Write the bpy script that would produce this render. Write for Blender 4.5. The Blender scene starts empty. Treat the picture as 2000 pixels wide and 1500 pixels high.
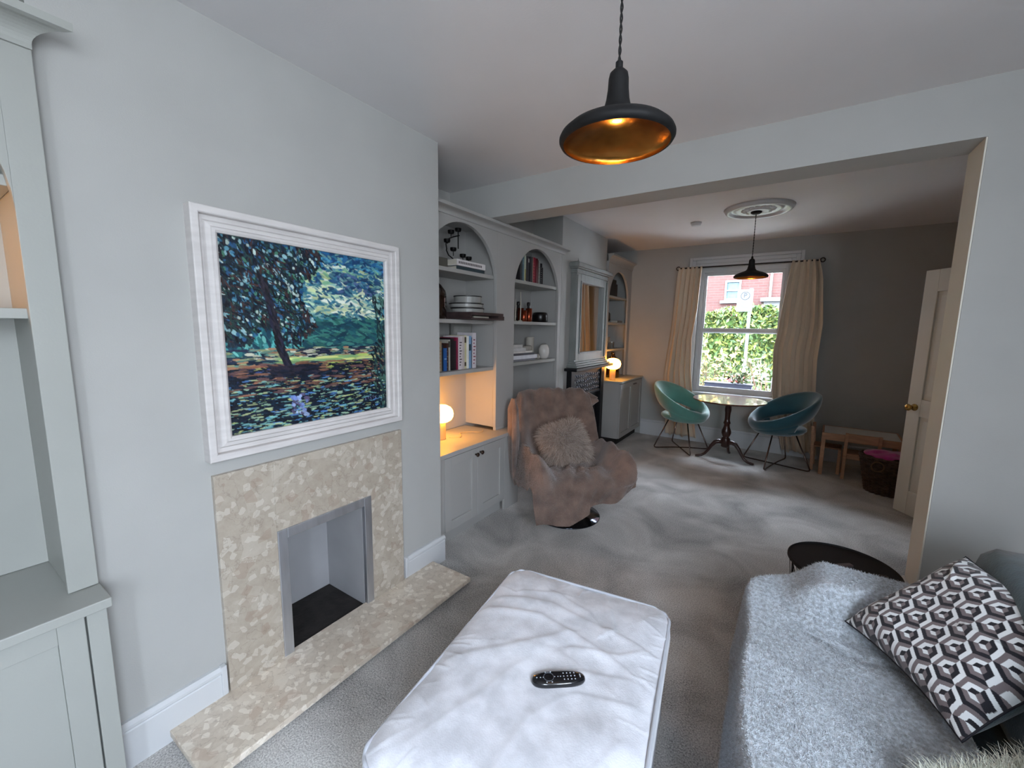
import bpy, math, random
import numpy as np
from mathutils import Vector, Matrix
random.seed(7); RNG = np.random.RandomState(11)
S = bpy.context.scene
COL = S.collection
pi = math.pi

# ------------------------------------------------------------------ camera, sky, daylight, exposure
cam_d = bpy.data.cameras.new('camera'); cam = bpy.data.objects.new('camera', cam_d); COL.objects.link(cam)
cam_d.sensor_width = 36.0; cam_d.lens = 809.54 * 36.0 / 2000.0; cam_d.clip_start = 0.05; cam_d.clip_end = 200
yw, pt, rl = 0.5809, 0.1332, 0.0153
fw = Vector((-math.sin(yw)*math.cos(pt), math.cos(yw)*math.cos(pt), -math.sin(pt)))
r0 = Vector((math.cos(yw), math.sin(yw), 0)); u0 = r0.cross(fw)
rt = r0*math.cos(rl) + u0*math.sin(rl); up = -r0*math.sin(rl) + u0*math.cos(rl)
m = Matrix((rt, up, -fw)).transposed().to_4x4(); m.translation = (0, 0, 1.5)
cam.matrix_world = m
S.camera = cam

W = bpy.data.worlds.new('overcast_sky'); S.world = W; W.use_nodes = True
wn = W.node_tree.nodes; wl = W.node_tree.links
bg = wn['Background']
tc = wn.new('ShaderNodeTexCoord'); sep = wn.new('ShaderNodeSeparateXYZ'); wr = wn.new('ShaderNodeValToRGB')
wl.new(tc.outputs['Generated'], sep.inputs[0]); wl.new(sep.outputs['Z'], wr.inputs[0]); wl.new(wr.outputs[0], bg.inputs[0])
wr.color_ramp.elements[0].position = 0.0; wr.color_ramp.elements[0].color = (0.45, 0.49, 0.54, 1)
wr.color_ramp.elements[1].position = 0.7; wr.color_ramp.elements[1].color = (1.05, 1.2, 1.42, 1)
bg.inputs[1].default_value = 25.0

def sun(name, e, rot, ang, col):
    d = bpy.data.lights.new(name, 'SUN'); d.energy = e; d.angle = ang; d.color = col
    o = bpy.data.objects.new(name, d); COL.objects.link(o); o.rotation_euler = rot; return o
sun('sun', 7.0, (math.radians(38), 0, math.radians(165+180)), math.radians(15), (1, .97, .92))

def area(name, loc, rot, sx, sy, e, col):
    d = bpy.data.lights.new(name, 'AREA'); d.shape = 'RECTANGLE'; d.size = sx; d.size_y = sy; d.energy = e; d.color = col
    o = bpy.data.objects.new(name, d); COL.objects.link(o); o.location = loc; o.rotation_euler = rot; return o
# portals that guide the sky light in through the window openings (they emit nothing themselves)
for nm, loc, rot, sx, sy in (('portal_rear', (1.0, -1.45, 1.7), (math.radians(90), 0, 0), .6, 1.5), ('portal_side', (1.42, -.4, 1.7), (math.radians(90), 0, math.radians(90)), .9, 1.5),
                             ('portal_far', (-.53, 6.18, 1.48), (math.radians(-90), 0, 0), .9, 1.62)):
    area(nm, loc, rot, sx, sy, 1, (1,1,1)).data.cycles.is_portal = True

S.view_settings.view_transform = 'Standard'; S.view_settings.look = 'None'
S.view_settings.gamma = 1.0; S.view_settings.use_curve_mapping = False
S.view_settings.exposure = 0.62

# ------------------------------------------------------------------ helpers
class MB:
    def __init__(s): s.v = []; s.f = []; s.m = []; s.cur = 0
    def add(s, vs, fs):
        n = len(s.v); s.v += [tuple(p) for p in vs]; s.f += [tuple(i+n for i in f) for f in fs]; s.m += [s.cur]*len(fs); return s
    def mat(s, i): s.cur = i; return s
    def box(s, x0, x1, y0, y1, z0, z1):
        return s.add([(x0,y0,z0),(x1,y0,z0),(x1,y1,z0),(x0,y1,z0),(x0,y0,z1),(x1,y0,z1),(x1,y1,z1),(x0,y1,z1)],
              [(0,3,2,1),(4,5,6,7),(0,1,5,4),(1,2,6,5),(2,3,7,6),(3,0,4,7)])
    def obox(s, c, sx, sy, sz, rz=0, rx=0, ry=0):
        M = Matrix.Translation(Vector(c)) @ Matrix.Rotation(rz,4,'Z') @ Matrix.Rotation(ry,4,'Y') @ Matrix.Rotation(rx,4,'X')
        P = [M @ Vector((a*sx/2,b*sy/2,d*sz/2)) for d in (-1,1) for a,b in ((-1,-1),(1,-1),(1,1),(-1,1))]
        return s.add(P, [(0,3,2,1),(4,5,6,7),(0,1,5,4),(1,2,6,5),(2,3,7,6),(3,0,4,7)])
    def lathe(s, prof, c=(0,0,0), n=40, caps=True, sx=1, sy=1):
        vs = []
        for r, z in prof:
            for k in range(n):
                a = 2*pi*k/n; vs.append((c[0]+r*sx*math.cos(a), c[1]+r*sy*math.sin(a), c[2]+z))
        fs = []
        for i in range(len(prof)-1):
            for k in range(n):
                k2 = (k+1) % n; fs.append((i*n+k, i*n+k2, (i+1)*n+k2, (i+1)*n+k))
        if caps:
            fs.append(tuple(range(n-1,-1,-1))); fs.append(tuple((len(prof)-1)*n+k for k in range(n)))
        return s.add(vs, fs)
    def tube(s, pts, r, n=8, closed=False):
        pts = [Vector(p) for p in pts]; N = len(pts); rs = r if isinstance(r, (list, tuple)) else [r]*N
        vs = []; prev = None
        for i, p in enumerate(pts):
            if closed: t = pts[(i+1) % N] - pts[i-1]
            else: t = pts[min(i+1,N-1)] - pts[max(i-1,0)]
            if t.length < 1e-9: t = Vector((0,0,1))
            t.normalize()
            if prev is None:
                a = Vector((0,0,1)) if abs(t.z) < .9 else Vector((1,0,0)); u = t.cross(a).normalized()
            else:
                u = prev - t*prev.dot(t)
                u = u.normalized() if u.length > 1e-6 else t.orthogonal().normalized()
            prev = u; w = t.cross(u)
            for k in range(n):
                a = 2*pi*k/n; vs.append(p + (u*math.cos(a) + w*math.sin(a))*rs[i])
        fs = []
        for i in range(N if closed else N-1):
            j = (i+1) % N
            for k in range(n):
                k2 = (k+1) % n; fs.append((i*n+k, i*n+k2, j*n+k2, j*n+k))
        if not closed:
            fs.append(tuple(range(n-1,-1,-1))); fs.append(tuple((N-1)*n+k for k in range(n)))
        return s.add(vs, fs)
    def grid(s, P, closed_u=False, closed_v=False):
        nu, nv = len(P), len(P[0]); vs = [p for row in P for p in row]; fs = []
        for i in range(nu if closed_u else nu-1):
            for j in range(nv if closed_v else nv-1):
                a, b = (i+1) % nu, (j+1) % nv
                fs.append((i*nv+j, a*nv+j, a*nv+b, i*nv+b))
        return s.add(vs, fs)
    def sphere(s, c, rx, ry=None, rz=None, n=20, mm=12):
        ry = ry or rx; rz = rz or rx; P = []
        for i in range(mm+1):
            t = pi*i/mm; q = max(math.sin(t), 1e-3)
            P.append([(c[0]+rx*q*math.cos(2*pi*k/n), c[1]+ry*q*math.sin(2*pi*k/n), c[2]-rz*math.cos(t)) for k in range(n)])
        s.grid(P, closed_v=True); return s
    def build(s, name, mats, parent=None, smooth=False, bevel=0, seg=2, solid=0, sub=0, loc=None, label=None):
        me = bpy.data.meshes.new(name); me.from_pydata(s.v, [], s.f)
        if not isinstance(mats, (list, tuple)): mats = [mats]
        for q in mats: me.materials.append(q)
        if len(mats) > 1: me.polygons.foreach_set('material_index', s.m)
        if smooth: me.polygons.foreach_set('use_smooth', [True]*len(me.polygons))
        me.update()
        o = bpy.data.objects.new(name, me); COL.objects.link(o)
        if parent: o.parent = parent
        if loc: o.location = loc
        if solid:
            d = o.modifiers.new('solid', 'SOLIDIFY'); d.thickness = solid; d.offset = 0
        if bevel:
            b = o.modifiers.new('bevel', 'BEVEL'); b.width = bevel; b.segments = seg; b.limit_method = 'ANGLE'; b.angle_limit = math.radians(40)
            b.use_clamp_overlap = True
        if sub:
            d = o.modifiers.new('sub', 'SUBSURF'); d.levels = sub; d.render_levels = sub
        if label: o['label'] = label
        return o

def npmesh(name, V, F, mat, parent=None, smooth=True, cols=None):
    """V (n,3), F (m,3|4) numpy; cols (n,3) linear colours per vertex"""
    me = bpy.data.meshes.new(name); n, k = len(F), F.shape[1]
    me.vertices.add(len(V)); me.vertices.foreach_set('co', np.asarray(V, np.float32).ravel())
    me.loops.add(n*k); me.loops.foreach_set('vertex_index', np.asarray(F, np.int32).ravel())
    me.polygons.add(n); me.polygons.foreach_set('loop_start', np.arange(n, dtype=np.int32)*k)
    me.polygons.foreach_set('use_smooth', np.full(n, smooth))
    me.update(calc_edges=True); me.validate()
    if cols is not None:
        a = me.color_attributes.new('pigment', 'FLOAT_COLOR', 'POINT')
        a.data.foreach_set('color', np.hstack([cols, np.ones((len(cols),1))]).astype(np.float32).ravel())
    me.materials.append(mat)
    o = bpy.data.objects.new(name, me); COL.objects.link(o)
    if parent: o.parent = parent
    return o

def gridfaces(nu, nv):
    i, j = np.meshgrid(np.arange(nu-1), np.arange(nv-1), indexing='ij'); a = (i*nv+j).ravel()
    return np.stack([a, a+nv, a+nv+1, a+1], 1)

def tag(o, label, cat, group=None, kind=None):
    o['label'] = label; o['category'] = cat
    if group: o['group'] = group
    if kind: o['kind'] = kind
    return o
def thing(name, label, cat, loc=(0,0,0), rz=0, group=None):
    o = bpy.data.objects.new(name, None); COL.objects.link(o); o.location = loc; o.rotation_euler = (0,0,rz)
    o.empty_display_size = .05
    return tag(o, label, cat, group)
def struct(o): o['kind'] = 'structure'; return o
def dup(root, loc, rz=None, label=None):
    r = root.copy(); COL.objects.link(r); r.location = loc
    if rz is not None: r.rotation_euler = (0,0,rz)
    if label: r['label'] = label
    for ch in list(root.children):
        c = ch.copy(); COL.objects.link(c); c.parent = r
        for g in list(ch.children):
            d = g.copy(); COL.objects.link(d); d.parent = c
    return r

def lin(c):
    return tuple(((x/255)/12.92 if x/255 <= .04045 else ((x/255+.055)/1.055)**2.4) for x in c)

def mat(name, col, rough=.6, metal=0, var=0, vscale=4, bump=0, bscale=60, sheen=0, coat=0, emit=0, ecol=None, trans=0, ior=1.45,
        spec=.5, col2=None, stretch=None, detail=3):
    """procedural paint / cloth / metal: noise between two tones, noise bump.  col in sRGB 0..255"""
    M = bpy.data.materials.new(name); M.use_nodes = True; N = M.node_tree.nodes; L = M.node_tree.links
    b = N['Principled BSDF']; c = lin(col)
    b.inputs['Roughness'].default_value = rough; b.inputs['Metallic'].default_value = metal
    b.inputs['Sheen Weight'].default_value = sheen; b.inputs['Coat Weight'].default_value = coat
    b.inputs['Transmission Weight'].default_value = trans; b.inputs['IOR'].default_value = ior
    b.inputs['Specular IOR Level'].default_value = spec
    t = N.new('ShaderNodeTexCoord'); mp = N.new('ShaderNodeMapping'); L.new(t.outputs['Object'], mp.inputs[0])
    if stretch: mp.inputs['Scale'].default_value = stretch
    n = N.new('ShaderNodeTexNoise'); n.inputs['Scale'].default_value = vscale; n.inputs['Detail'].default_value = detail; L.new(mp.outputs[0], n.inputs[0])
    r = N.new('ShaderNodeValToRGB'); L.new(n.outputs[0], r.inputs[0])
    v = max(var, .015)
    if col2: a2, c2 = c, lin(col2)
    else: a2 = tuple(x*(1-v) for x in c); c2 = tuple(min(1, x*(1+v)) for x in c)
    r.color_ramp.elements[0].position = .35; r.color_ramp.elements[0].color = (*a2, 1)
    r.color_ramp.elements[1].position = .65; r.color_ramp.elements[1].color = (*c2, 1)
    L.new(r.outputs[0], b.inputs['Base Color'])
    if bump:
        n2 = N.new('ShaderNodeTexNoise'); n2.inputs['Scale'].default_value = bscale; n2.inputs['Detail'].default_value = 4; L.new(mp.outputs[0], n2.inputs[0])
        bp = N.new('ShaderNodeBump'); bp.inputs['Strength'].default_value = bump; bp.inputs['Distance'].default_value = .01
        L.new(n2.outputs[0], bp.inputs['Height']); L.new(bp.outputs[0], b.inputs['Normal'])
    if emit:
        b.inputs['Emission Color'].default_value = (*lin(ecol or col), 1); b.inputs['Emission Strength'].default_value = emit
    return M
def vcol_mat(name, rough=.6, bump=0, bscale=200, sheen=0, coat=0):
    M = bpy.data.materials.new(name); M.use_nodes = True; N = M.node_tree.nodes; L = M.node_tree.links
    b = N['Principled BSDF']; b.inputs['Roughness'].default_value = rough; b.inputs['Sheen Weight'].default_value = sheen; b.inputs['Coat Weight'].default_value = coat
    a = N.new('ShaderNodeVertexColor'); a.layer_name = 'pigment'; L.new(a.outputs[0], b.inputs['Base Color'])
    if bump:
        t = N.new('ShaderNodeTexCoord'); n = N.new('ShaderNodeTexNoise'); n.inputs['Scale'].default_value = bscale; L.new(t.outputs['Object'], n.inputs[0])
        bp = N.new('ShaderNodeBump'); bp.inputs['Strength'].default_value = bump; bp.inputs['Distance'].default_value = .004
        L.new(n.outputs[0], bp.inputs['Height']); L.new(bp.outputs[0], b.inputs['Normal'])
    return M
def marble_mat(name='beige_marble', k=1.0):
    M = bpy.data.materials.new(name); M.use_nodes = True; N = M.node_tree.nodes; L = M.node_tree.links
    b = N['Principled BSDF']; b.inputs['Roughness'].default_value = .28
    t = N.new('ShaderNodeTexCoord')
    wn_ = N.new('ShaderNodeTexNoise'); wn_.inputs['Scale'].default_value = 9; wn_.inputs['Detail'].default_value = 4
    L.new(t.outputs['Object'], wn_.inputs[0])
    va = N.new('ShaderNodeVectorMath'); va.operation = 'MULTIPLY_ADD'; va.inputs[1].default_value = (.022,.022,.022)
    L.new(wn_.outputs[1], va.inputs[0]); L.new(t.outputs['Object'], va.inputs[2])
    def vor(scale, lo, hi, c0, c1):
        v = N.new('ShaderNodeTexVoronoi'); v.inputs['Scale'].default_value = scale; L.new(va.outputs[0], v.inputs['Vector'])
        s_ = N.new('ShaderNodeSeparateColor'); L.new(v.outputs['Color'], s_.inputs[0])
        r = N.new('ShaderNodeValToRGB'); r.color_ramp.elements[0].position = lo; r.color_ramp.elements[1].position = hi
        r.color_ramp.elements[0].color = c0; r.color_ramp.elements[1].color = c1; L.new(s_.outputs[0], r.inputs[0]); return r, v
    base = N.new('ShaderNodeTexNoise'); base.inputs['Scale'].default_value = 17; base.inputs['Detail'].default_value = 9; base.inputs['Roughness'].default_value = .7
    L.new(va.outputs[0], base.inputs[0])
    rb = N.new('ShaderNodeValToRGB'); rb.color_ramp.elements[0].position = .25; rb.color_ramp.elements[1].position = .78
    rb.color_ramp.elements[0].color = (*lin((166,154,139)),1); rb.color_ramp.elements[1].color = (*lin((192,183,169)),1)
    e = rb.color_ramp.elements.new(.5); e.color = (*lin((180,169,154)),1)
    L.new(base.outputs[0], rb.inputs[0])
    r1, v1 = vor(13, .74, .84, (0,0,0,1), (1,1,1,1)); r2, v2 = vor(46, .82, .88, (0,0,0,1), (1,1,1,1)); r3, v3 = vor(24, .9, .94, (0,0,0,1), (1,1,1,1))
    def mix(fac, a, col, amt):
        mu = N.new('ShaderNodeMath'); mu.operation = 'MULTIPLY'; mu.inputs[1].default_value = amt; L.new(fac, mu.inputs[0])
        x = N.new('ShaderNodeMix'); x.data_type = 'RGBA'; L.new(mu.outputs[0], x.inputs[0]); L.new(a, x.inputs[6]); x.inputs[7].default_value = (*lin(col), 1)
        return x.outputs[2]
    c = mix(r1.outputs[0], rb.outputs[0], (204,196,182), .4)
    c = mix(r2.outputs[0], c, (222,216,204), .45)
    c = mix(r3.outputs[0], c, (160,138,120), .4)
    ve = N.new('ShaderNodeTexNoise'); ve.inputs['Scale'].default_value = 16; ve.inputs['Detail'].default_value = 10; L.new(va.outputs[0], ve.inputs[0])
    rv = N.new('ShaderNodeValToRGB'); rv.color_ramp.elements[0].position = .485; rv.color_ramp.elements[0].color = (0,0,0,1)
    rv.color_ramp.elements[1].position = .515; rv.color_ramp.elements[1].color = (0,0,0,1); ee = rv.color_ramp.elements.new(.5); ee.color = (1,1,1,1)
    L.new(ve.outputs[0], rv.inputs[0])
    c = mix(rv.outputs[0], c, (120,104,90), .35)
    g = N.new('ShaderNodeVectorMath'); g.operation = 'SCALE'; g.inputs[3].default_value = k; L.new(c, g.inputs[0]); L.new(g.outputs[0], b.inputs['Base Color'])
    return M
def carpet_mat():
    M = bpy.data.materials.new('grey_beige_carpet'); M.use_nodes = True; N = M.node_tree.nodes; L = M.node_tree.links
    b = N['Principled BSDF']; b.inputs['Roughness'].default_value = .95; b.inputs['Specular IOR Level'].default_value = .1; b.inputs['Sheen Weight'].default_value = .15
    t = N.new('ShaderNodeTexCoord')
    n1 = N.new('ShaderNodeTexNoise'); n1.inputs['Scale'].default_value = 2.2; n1.inputs['Detail'].default_value = 6; n1.inputs['Distortion'].default_value = .8; L.new(t.outputs['Object'], n1.inputs[0])
    n2 = N.new('ShaderNodeTexNoise'); n2.inputs['Scale'].default_value = 170; n2.inputs['Detail'].default_value = 3; L.new(t.outputs['Object'], n2.inputs[0])
    ad = N.new('ShaderNodeMath'); ad.operation = 'MULTIPLY_ADD'; ad.inputs[1].default_value = .55; L.new(n2.outputs[0], ad.inputs[0]); 
    mu = N.new('ShaderNodeMath'); mu.operation = 'MULTIPLY'; mu.inputs[1].default_value = .45; L.new(n1.outputs[0], mu.inputs[0]); L.new(mu.outputs[0], ad.inputs[2])
    r = N.new('ShaderNodeValToRGB'); r.color_ramp.elements[0].position = .36; r.color_ramp.elements[1].position = .64
    r.color_ramp.elements[0].color = (*lin((124,123,121)),1); r.color_ramp.elements[1].color = (*lin((222,220,216)),1)
    L.new(ad.outputs[0], r.inputs[0]); L.new(r.outputs[0], b.inputs['Base Color'])
    bp = N.new('ShaderNodeBump'); bp.inputs['Strength'].default_value = .7; bp.inputs['Distance'].default_value = .006
    L.new(n2.outputs[0], bp.inputs['Height']); L.new(bp.outputs[0], b.inputs['Normal'])
    return M
def brick_mat():
    M = bpy.data.materials.new('red_brick'); M.use_nodes = True; N = M.node_tree.nodes; L = M.node_tree.links
    b = N['Principled BSDF']; b.inputs['Roughness'].default_value = .9
    t = N.new('ShaderNodeTexCoord'); mp = N.new('ShaderNodeMapping'); mp.inputs['Rotation'].default_value = (pi/2, 0, 0); L.new(t.outputs['Object'], mp.inputs[0])
    k = N.new('ShaderNodeTexBrick'); L.new(mp.outputs[0], k.inputs[0]); k.inputs['Scale'].default_value = 1.0
    k.inputs['Brick Width'].default_value = .23; k.inputs['Row Height'].default_value = .075; k.inputs['Mortar Size'].default_value = .008
    k.inputs['Color1'].default_value = (*lin((50,21,17)),1); k.inputs['Color2'].default_value = (*lin((57,29,24)),1); k.inputs['Mortar'].default_value = (*lin((54,40,36)),1)
    L.new(k.outputs[0], b.inputs['Base Color'])
    return M
def glass_mat():
    M = bpy.data.materials.new('window_glass'); M.use_nodes = True; N = M.node_tree.nodes; L = M.node_tree.links
    N.remove(N['Principled BSDF']); out = N['Material Output']
    a = N.new('ShaderNodeBsdfTransparent'); g = N.new('ShaderNodeBsdfGlossy'); g.inputs['Roughness'].default_value = .02
    f = N.new('ShaderNodeFresnel'); f.inputs[0].default_value = 1.3; x = N.new('ShaderNodeMixShader')
    L.new(f.outputs[0], x.inputs[0]); L.new(a.outputs[0], x.inputs[1]); L.new(g.outputs[0], x.inputs[2]); L.new(x.outputs[0], out.inputs[0])
    return M

PAINT = mat('wall_paint_grey', (170,170,167), .75, var=.02, bump=.05, bscale=220)
CEIL = mat('ceiling_paint', (216,214,214), .85, var=.02, vscale=2, bump=.04, bscale=120)
TRIM = mat('trim_gloss_white', (198,200,202), .35, bump=.03, bscale=40)
CAB = mat('cabinet_paint_grey', (164,163,160), .45, var=.02, bump=.03, bscale=150)
CABW = mat('cabinet_paint_light', (156,158,153), .45, var=.02, bump=.03, bscale=150)
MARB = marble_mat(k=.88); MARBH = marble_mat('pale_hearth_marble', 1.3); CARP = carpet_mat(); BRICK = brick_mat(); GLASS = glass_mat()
STEEL = mat('brushed_steel', (205,208,214), .5, 1, var=.08, vscale=30, stretch=(1,1,.15))
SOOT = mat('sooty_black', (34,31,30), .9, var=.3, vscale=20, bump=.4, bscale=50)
BLACK = mat('matte_black_metal', (15,15,17), .6, .0, spec=.3)
BRASS = mat('aged_brass', (150,112,58), .3, 1, var=.25, vscale=18)
CHROME = mat('dark_chrome', (70,74,82), .12, 1)
FRAMEW = mat('limed_white_wood', (204,200,198), .55, var=.05, vscale=8, stretch=(1,1,6), bump=.1, bscale=90)
DARKW = mat('dark_mahogany', (52,28,22), .3, var=.3, vscale=8, coat=.3)
# ------------------------------------------------------------------ the room
ZC, ZF = 2.54, 2.62            # ceilings of the near and the far room
XL, XB1, XB2, XR = -2.30, -1.75, -1.96, 1.37
YB, YW = -1.40, 6.04
Y1a, Y1b, Y2a, Y2b = 0.30, 1.86, 3.87, 5.10
struct(MB().box(XL-.1, XR+.1, YB-.15, YW+.15, -.08, 0).build('floor', CARP))
struct(MB().box(XL-.1, XR+.1, YB-.15, 2.68, ZC, ZC+.2).build('ceiling', CEIL))
struct(MB().box(XL-.1, XR+.1, 2.68, YW+.15, ZF, ZF+.12).build('ceiling', CEIL))
struct(MB().box(XL-.12, XL, YB-.15, YW+.15, 0, ZF).build('wall_left', PAINT))
struct(MB().box(XR, XR+.12, YB-.15, -.82, 0, ZF).box(XR, XR+.12, .02, YW+.15, 0, ZF).box(XR, XR+.12, -.82, .02, 0, .95).box(XR, XR+.12, -.82, .02, 2.45, ZF).build('wall_right', PAINT))
# near chimney breast with the recess of the firebox
FY0, FY1, FZ = .872, 1.288, .595
m_ = MB().box(XL, XB1, Y1a, FY0, 0, ZC).box(XL, XB1, FY1, Y1b, 0, ZC).box(XL, XB1, FY0, FY1, FZ, ZC).box(XL, XL+.22, FY0, FY1, 0, FZ)
struct(m_.build('wall_chimney_breast', PAINT))
struct(MB().box(XL, XB2, Y2a, Y2b, 0, ZF).build('wall_chimney_breast', PAINT))
# wall between the rooms: downstand beam and nib in one plane
struct(MB().box(XL, XR, 2.575, 2.78, 2.307, ZF-.005).box(.617, XR, 2.575, 2.78, 0, 2.307).build('wall_middle', PAINT))
# window walls
def wall_with_hole(y0, y1, hx0, hx1, hz0, hz1, ztop):
    return MB().box(XL, hx0, y0, y1, 0, ztop).box(hx1, XR, y0, y1, 0, ztop).box(hx0, hx1, y0, y1, 0, hz0).box(hx0, hx1, y0, y1, hz1, ztop)
struct(wall_with_hole(YW, YW+.15, -1.03, -.03, .66, 2.33, ZF).build('wall_far', PAINT))
struct(wall_with_hole(YB-.15, YB, .72, 1.3, .95, 2.42, ZC).build('wall_rear', PAINT))

def skirt(name, pts_a, pts_b, nrm, h=.17, ends=()):
    """skirting along a->b, standing t off the wall in direction nrm, with a moulded top"""
    a, b, n = Vector(pts_a), Vector(pts_b), Vector(nrm)
    prof = [(0,0),(.018,0),(.018,h-.035),(.015,h-.03),(.022,h-.022),(.022,h-.012),(.012,h),(0,h)]
    vs = [p + n*q[0] + Vector((0,0,q[1])) for p in (a,b) for q in prof]; k = len(prof)
    fs = [(i, (i+1)%k, k+(i+1)%k, k+i) for i in range(k)] + [tuple(range(k)), tuple(range(2*k-1,k-1,-1))]
    return struct(MB().add(vs, fs).build(name, TRIM))
skirt('baseboard_chimney', (XB1, .30, 0), (XB1, .618, 0), (1,0,0))
skirt('baseboard_chimney', (XB1, 1.545, 0), (XB1, Y1b+.02, 0), (1,0,0))
# raised end bead of those two skirtings beside the marble
struct(MB().box(XB1, XB1+.024, .600, .620, .05, .172).build('baseboard_chimney', TRIM, bevel=.003))
struct(MB().box(XB1, XB1+.024, 1.543, 1.562, .05, .172).build('baseboard_chimney', TRIM, bevel=.003))
skirt('baseboard_chimney', (XB2, Y2a+.02, 0), (XB2, 4.06, 0), (1,0,0))
skirt('baseboard_far', (-1.69, YW, 0), (XR, YW, 0), (0,-1,0), .22)
skirt('baseboard_middle', (.617, 2.575, 0), (.617, 2.78, 0), (-1,0,0), .27)
skirt('baseboard_middle', (.597, 2.575, 0), (XR, 2.575, 0), (0,-1,0), .27)
skirt('baseboard_right', (XR, 2.8, 0), (XR, YW, 0), (-1,0,0), .2)
skirt('baseboard_right', (XR, YB, 0), (XR, 2.57, 0), (-1,0,0), .19)
# panelled apron below the far window
struct(MB().box(-1.10, .04, YW-.03, YW, .56, .655).build('trim_1', TRIM, bevel=.004))
struct(MB().box(.611, .6165, 2.577, 2.778, .272, 2.306).build('added_reveal_lining', mat('reveal_lit_cream', (214,210,198), .6)))  # added lining; its cream tone puts far-window light into the nib reveal's colour
# ceiling rose
def rose():
    pr = [(.0,-.012),(.05,-.014),(.07,-.03),(.09,-.03),(.10,-.016),(.14,-.012),(.17,-.02),(.19,-.02),(.2,-.01),(.225,-.012),(.235,-.032),(.262,-.034),(.275,-.018),(.285,0)]
    b = MB().lathe(pr, (0,0,0), 64)
    for k in range(16):
        a = 2*pi*k/16; b.sphere((.12*math.cos(a), .12*math.sin(a), -.016), .022, .012, .01, 8, 6)
    o = b.build('trim_2', TRIM, smooth=True, loc=(-.315, 4.53, ZF)); return struct(o)
rose()
# ---- far window
wdw = bpy.data.objects.new('window_1', None); COL.objects.link(wdw); struct(wdw)
b = MB()                                                     # architrave, three mouldings
for i, (w, t) in enumerate(((0,.02),(.03,.035),(.075,.022))):
    e = .13 - w
    b.box(-1.03-e, -1.03-e+(.13 if i==2 else .14)-(.0), YW-t, YW, .66, 2.33+e) if False else None
def arch_ring(b, o0, o1, t):
    x0, x1, zt = -1.03, -.03, 2.33
    b.box(x0-o1, x0-o0, YW-t, YW, .655, zt+o1); b.box(x1+o0, x1+o1, YW-t, YW, .655, zt+o1); b.box(x0-o0, x1+o0, YW-t, YW, zt+o0, zt+o1)
b = MB(); arch_ring(b, 0, .045, .018); arch_ring(b, .045, .09, .026); arch_ring(b, .09, .125, .042)
b.build('architrave', TRIM, wdw, bevel=.005)
MB().box(-1.14, .08, YW-.05, YW+.1, .655, .69).build('sill', TRIM, wdw, bevel=.006)
b = MB()
b.box(-1.03,-.985, YW+.08, YW+.15, .69, 2.33).box(-.075,-.03, YW+.08, YW+.15, .69, 2.33).box(-.985,-.075, YW+.08, YW+.15, 2.27, 2.33).box(-.985,-.075, YW+.08, YW+.15, .69, .705)
b.build('frame', TRIM, wdw, bevel=.003)
b = MB()
b.box(-.985,-.95, YW+.115, YW+.14, 1.48, 2.27).box(-.11,-.075, YW+.115, YW+.14, 1.48, 2.27).box(-.95,-.11, YW+.115, YW+.14, 2.23, 2.27).box(-.95,-.11, YW+.115, YW+.14, 1.48, 1.535)
b.build('sash', TRIM, wdw, bevel=.003)
b = MB()
b.box(-.985,-.95, YW+.085, YW+.113, .705, 1.545).box(-.11,-.075, YW+.085, YW+.113, .705, 1.545).box(-.95,-.11, YW+.085, YW+.113, 1.495, 1.545).box(-.95,-.11, YW+.085, YW+.113, .705, .76)
b.build('sash', TRIM, wdw, bevel=.003)
MB().box(-.95,-.11, YW+.126, YW+.130, 1.535, 2.23).build('pane', GLASS, wdw)
MB().box(-.95,-.11, YW+.098, YW+.102, .76, 1.495).build('pane', GLASS, wdw)
# rear window frame (behind the photographer)
w2 = bpy.data.objects.new('window_2', None); COL.objects.link(w2); struct(w2)
b = MB()
for x in (.72, 1.26): b.box(x, x+.04, YB-.1, YB-.05, .95, 2.42)
b.box(.76, 1.26, YB-.1, YB-.05, .95, 1.0).box(.76, 1.26, YB-.1, YB-.05, 2.37, 2.42).box(.76, 1.26, YB-.1, YB-.05, 1.68, 1.72)
b.build('frame', TRIM, w2)
w3 = bpy.data.objects.new('added_side_window', None); COL.objects.link(w3); struct(w3)  # unseen side window, added to light the left wall more than the beam
MB().box(XR+.05, XR+.1, -.82, -.78, .95, 2.45).box(XR+.05, XR+.1, -.02, .02, .95, 2.45).box(XR+.05, XR+.1, -.78, -.02, .95, 1.0).box(XR+.05, XR+.1, -.78, -.02, 2.4, 2.45).box(XR+.05, XR+.1, -.78, -.02, 1.68, 1.72).build('frame', TRIM, w3)
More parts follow.
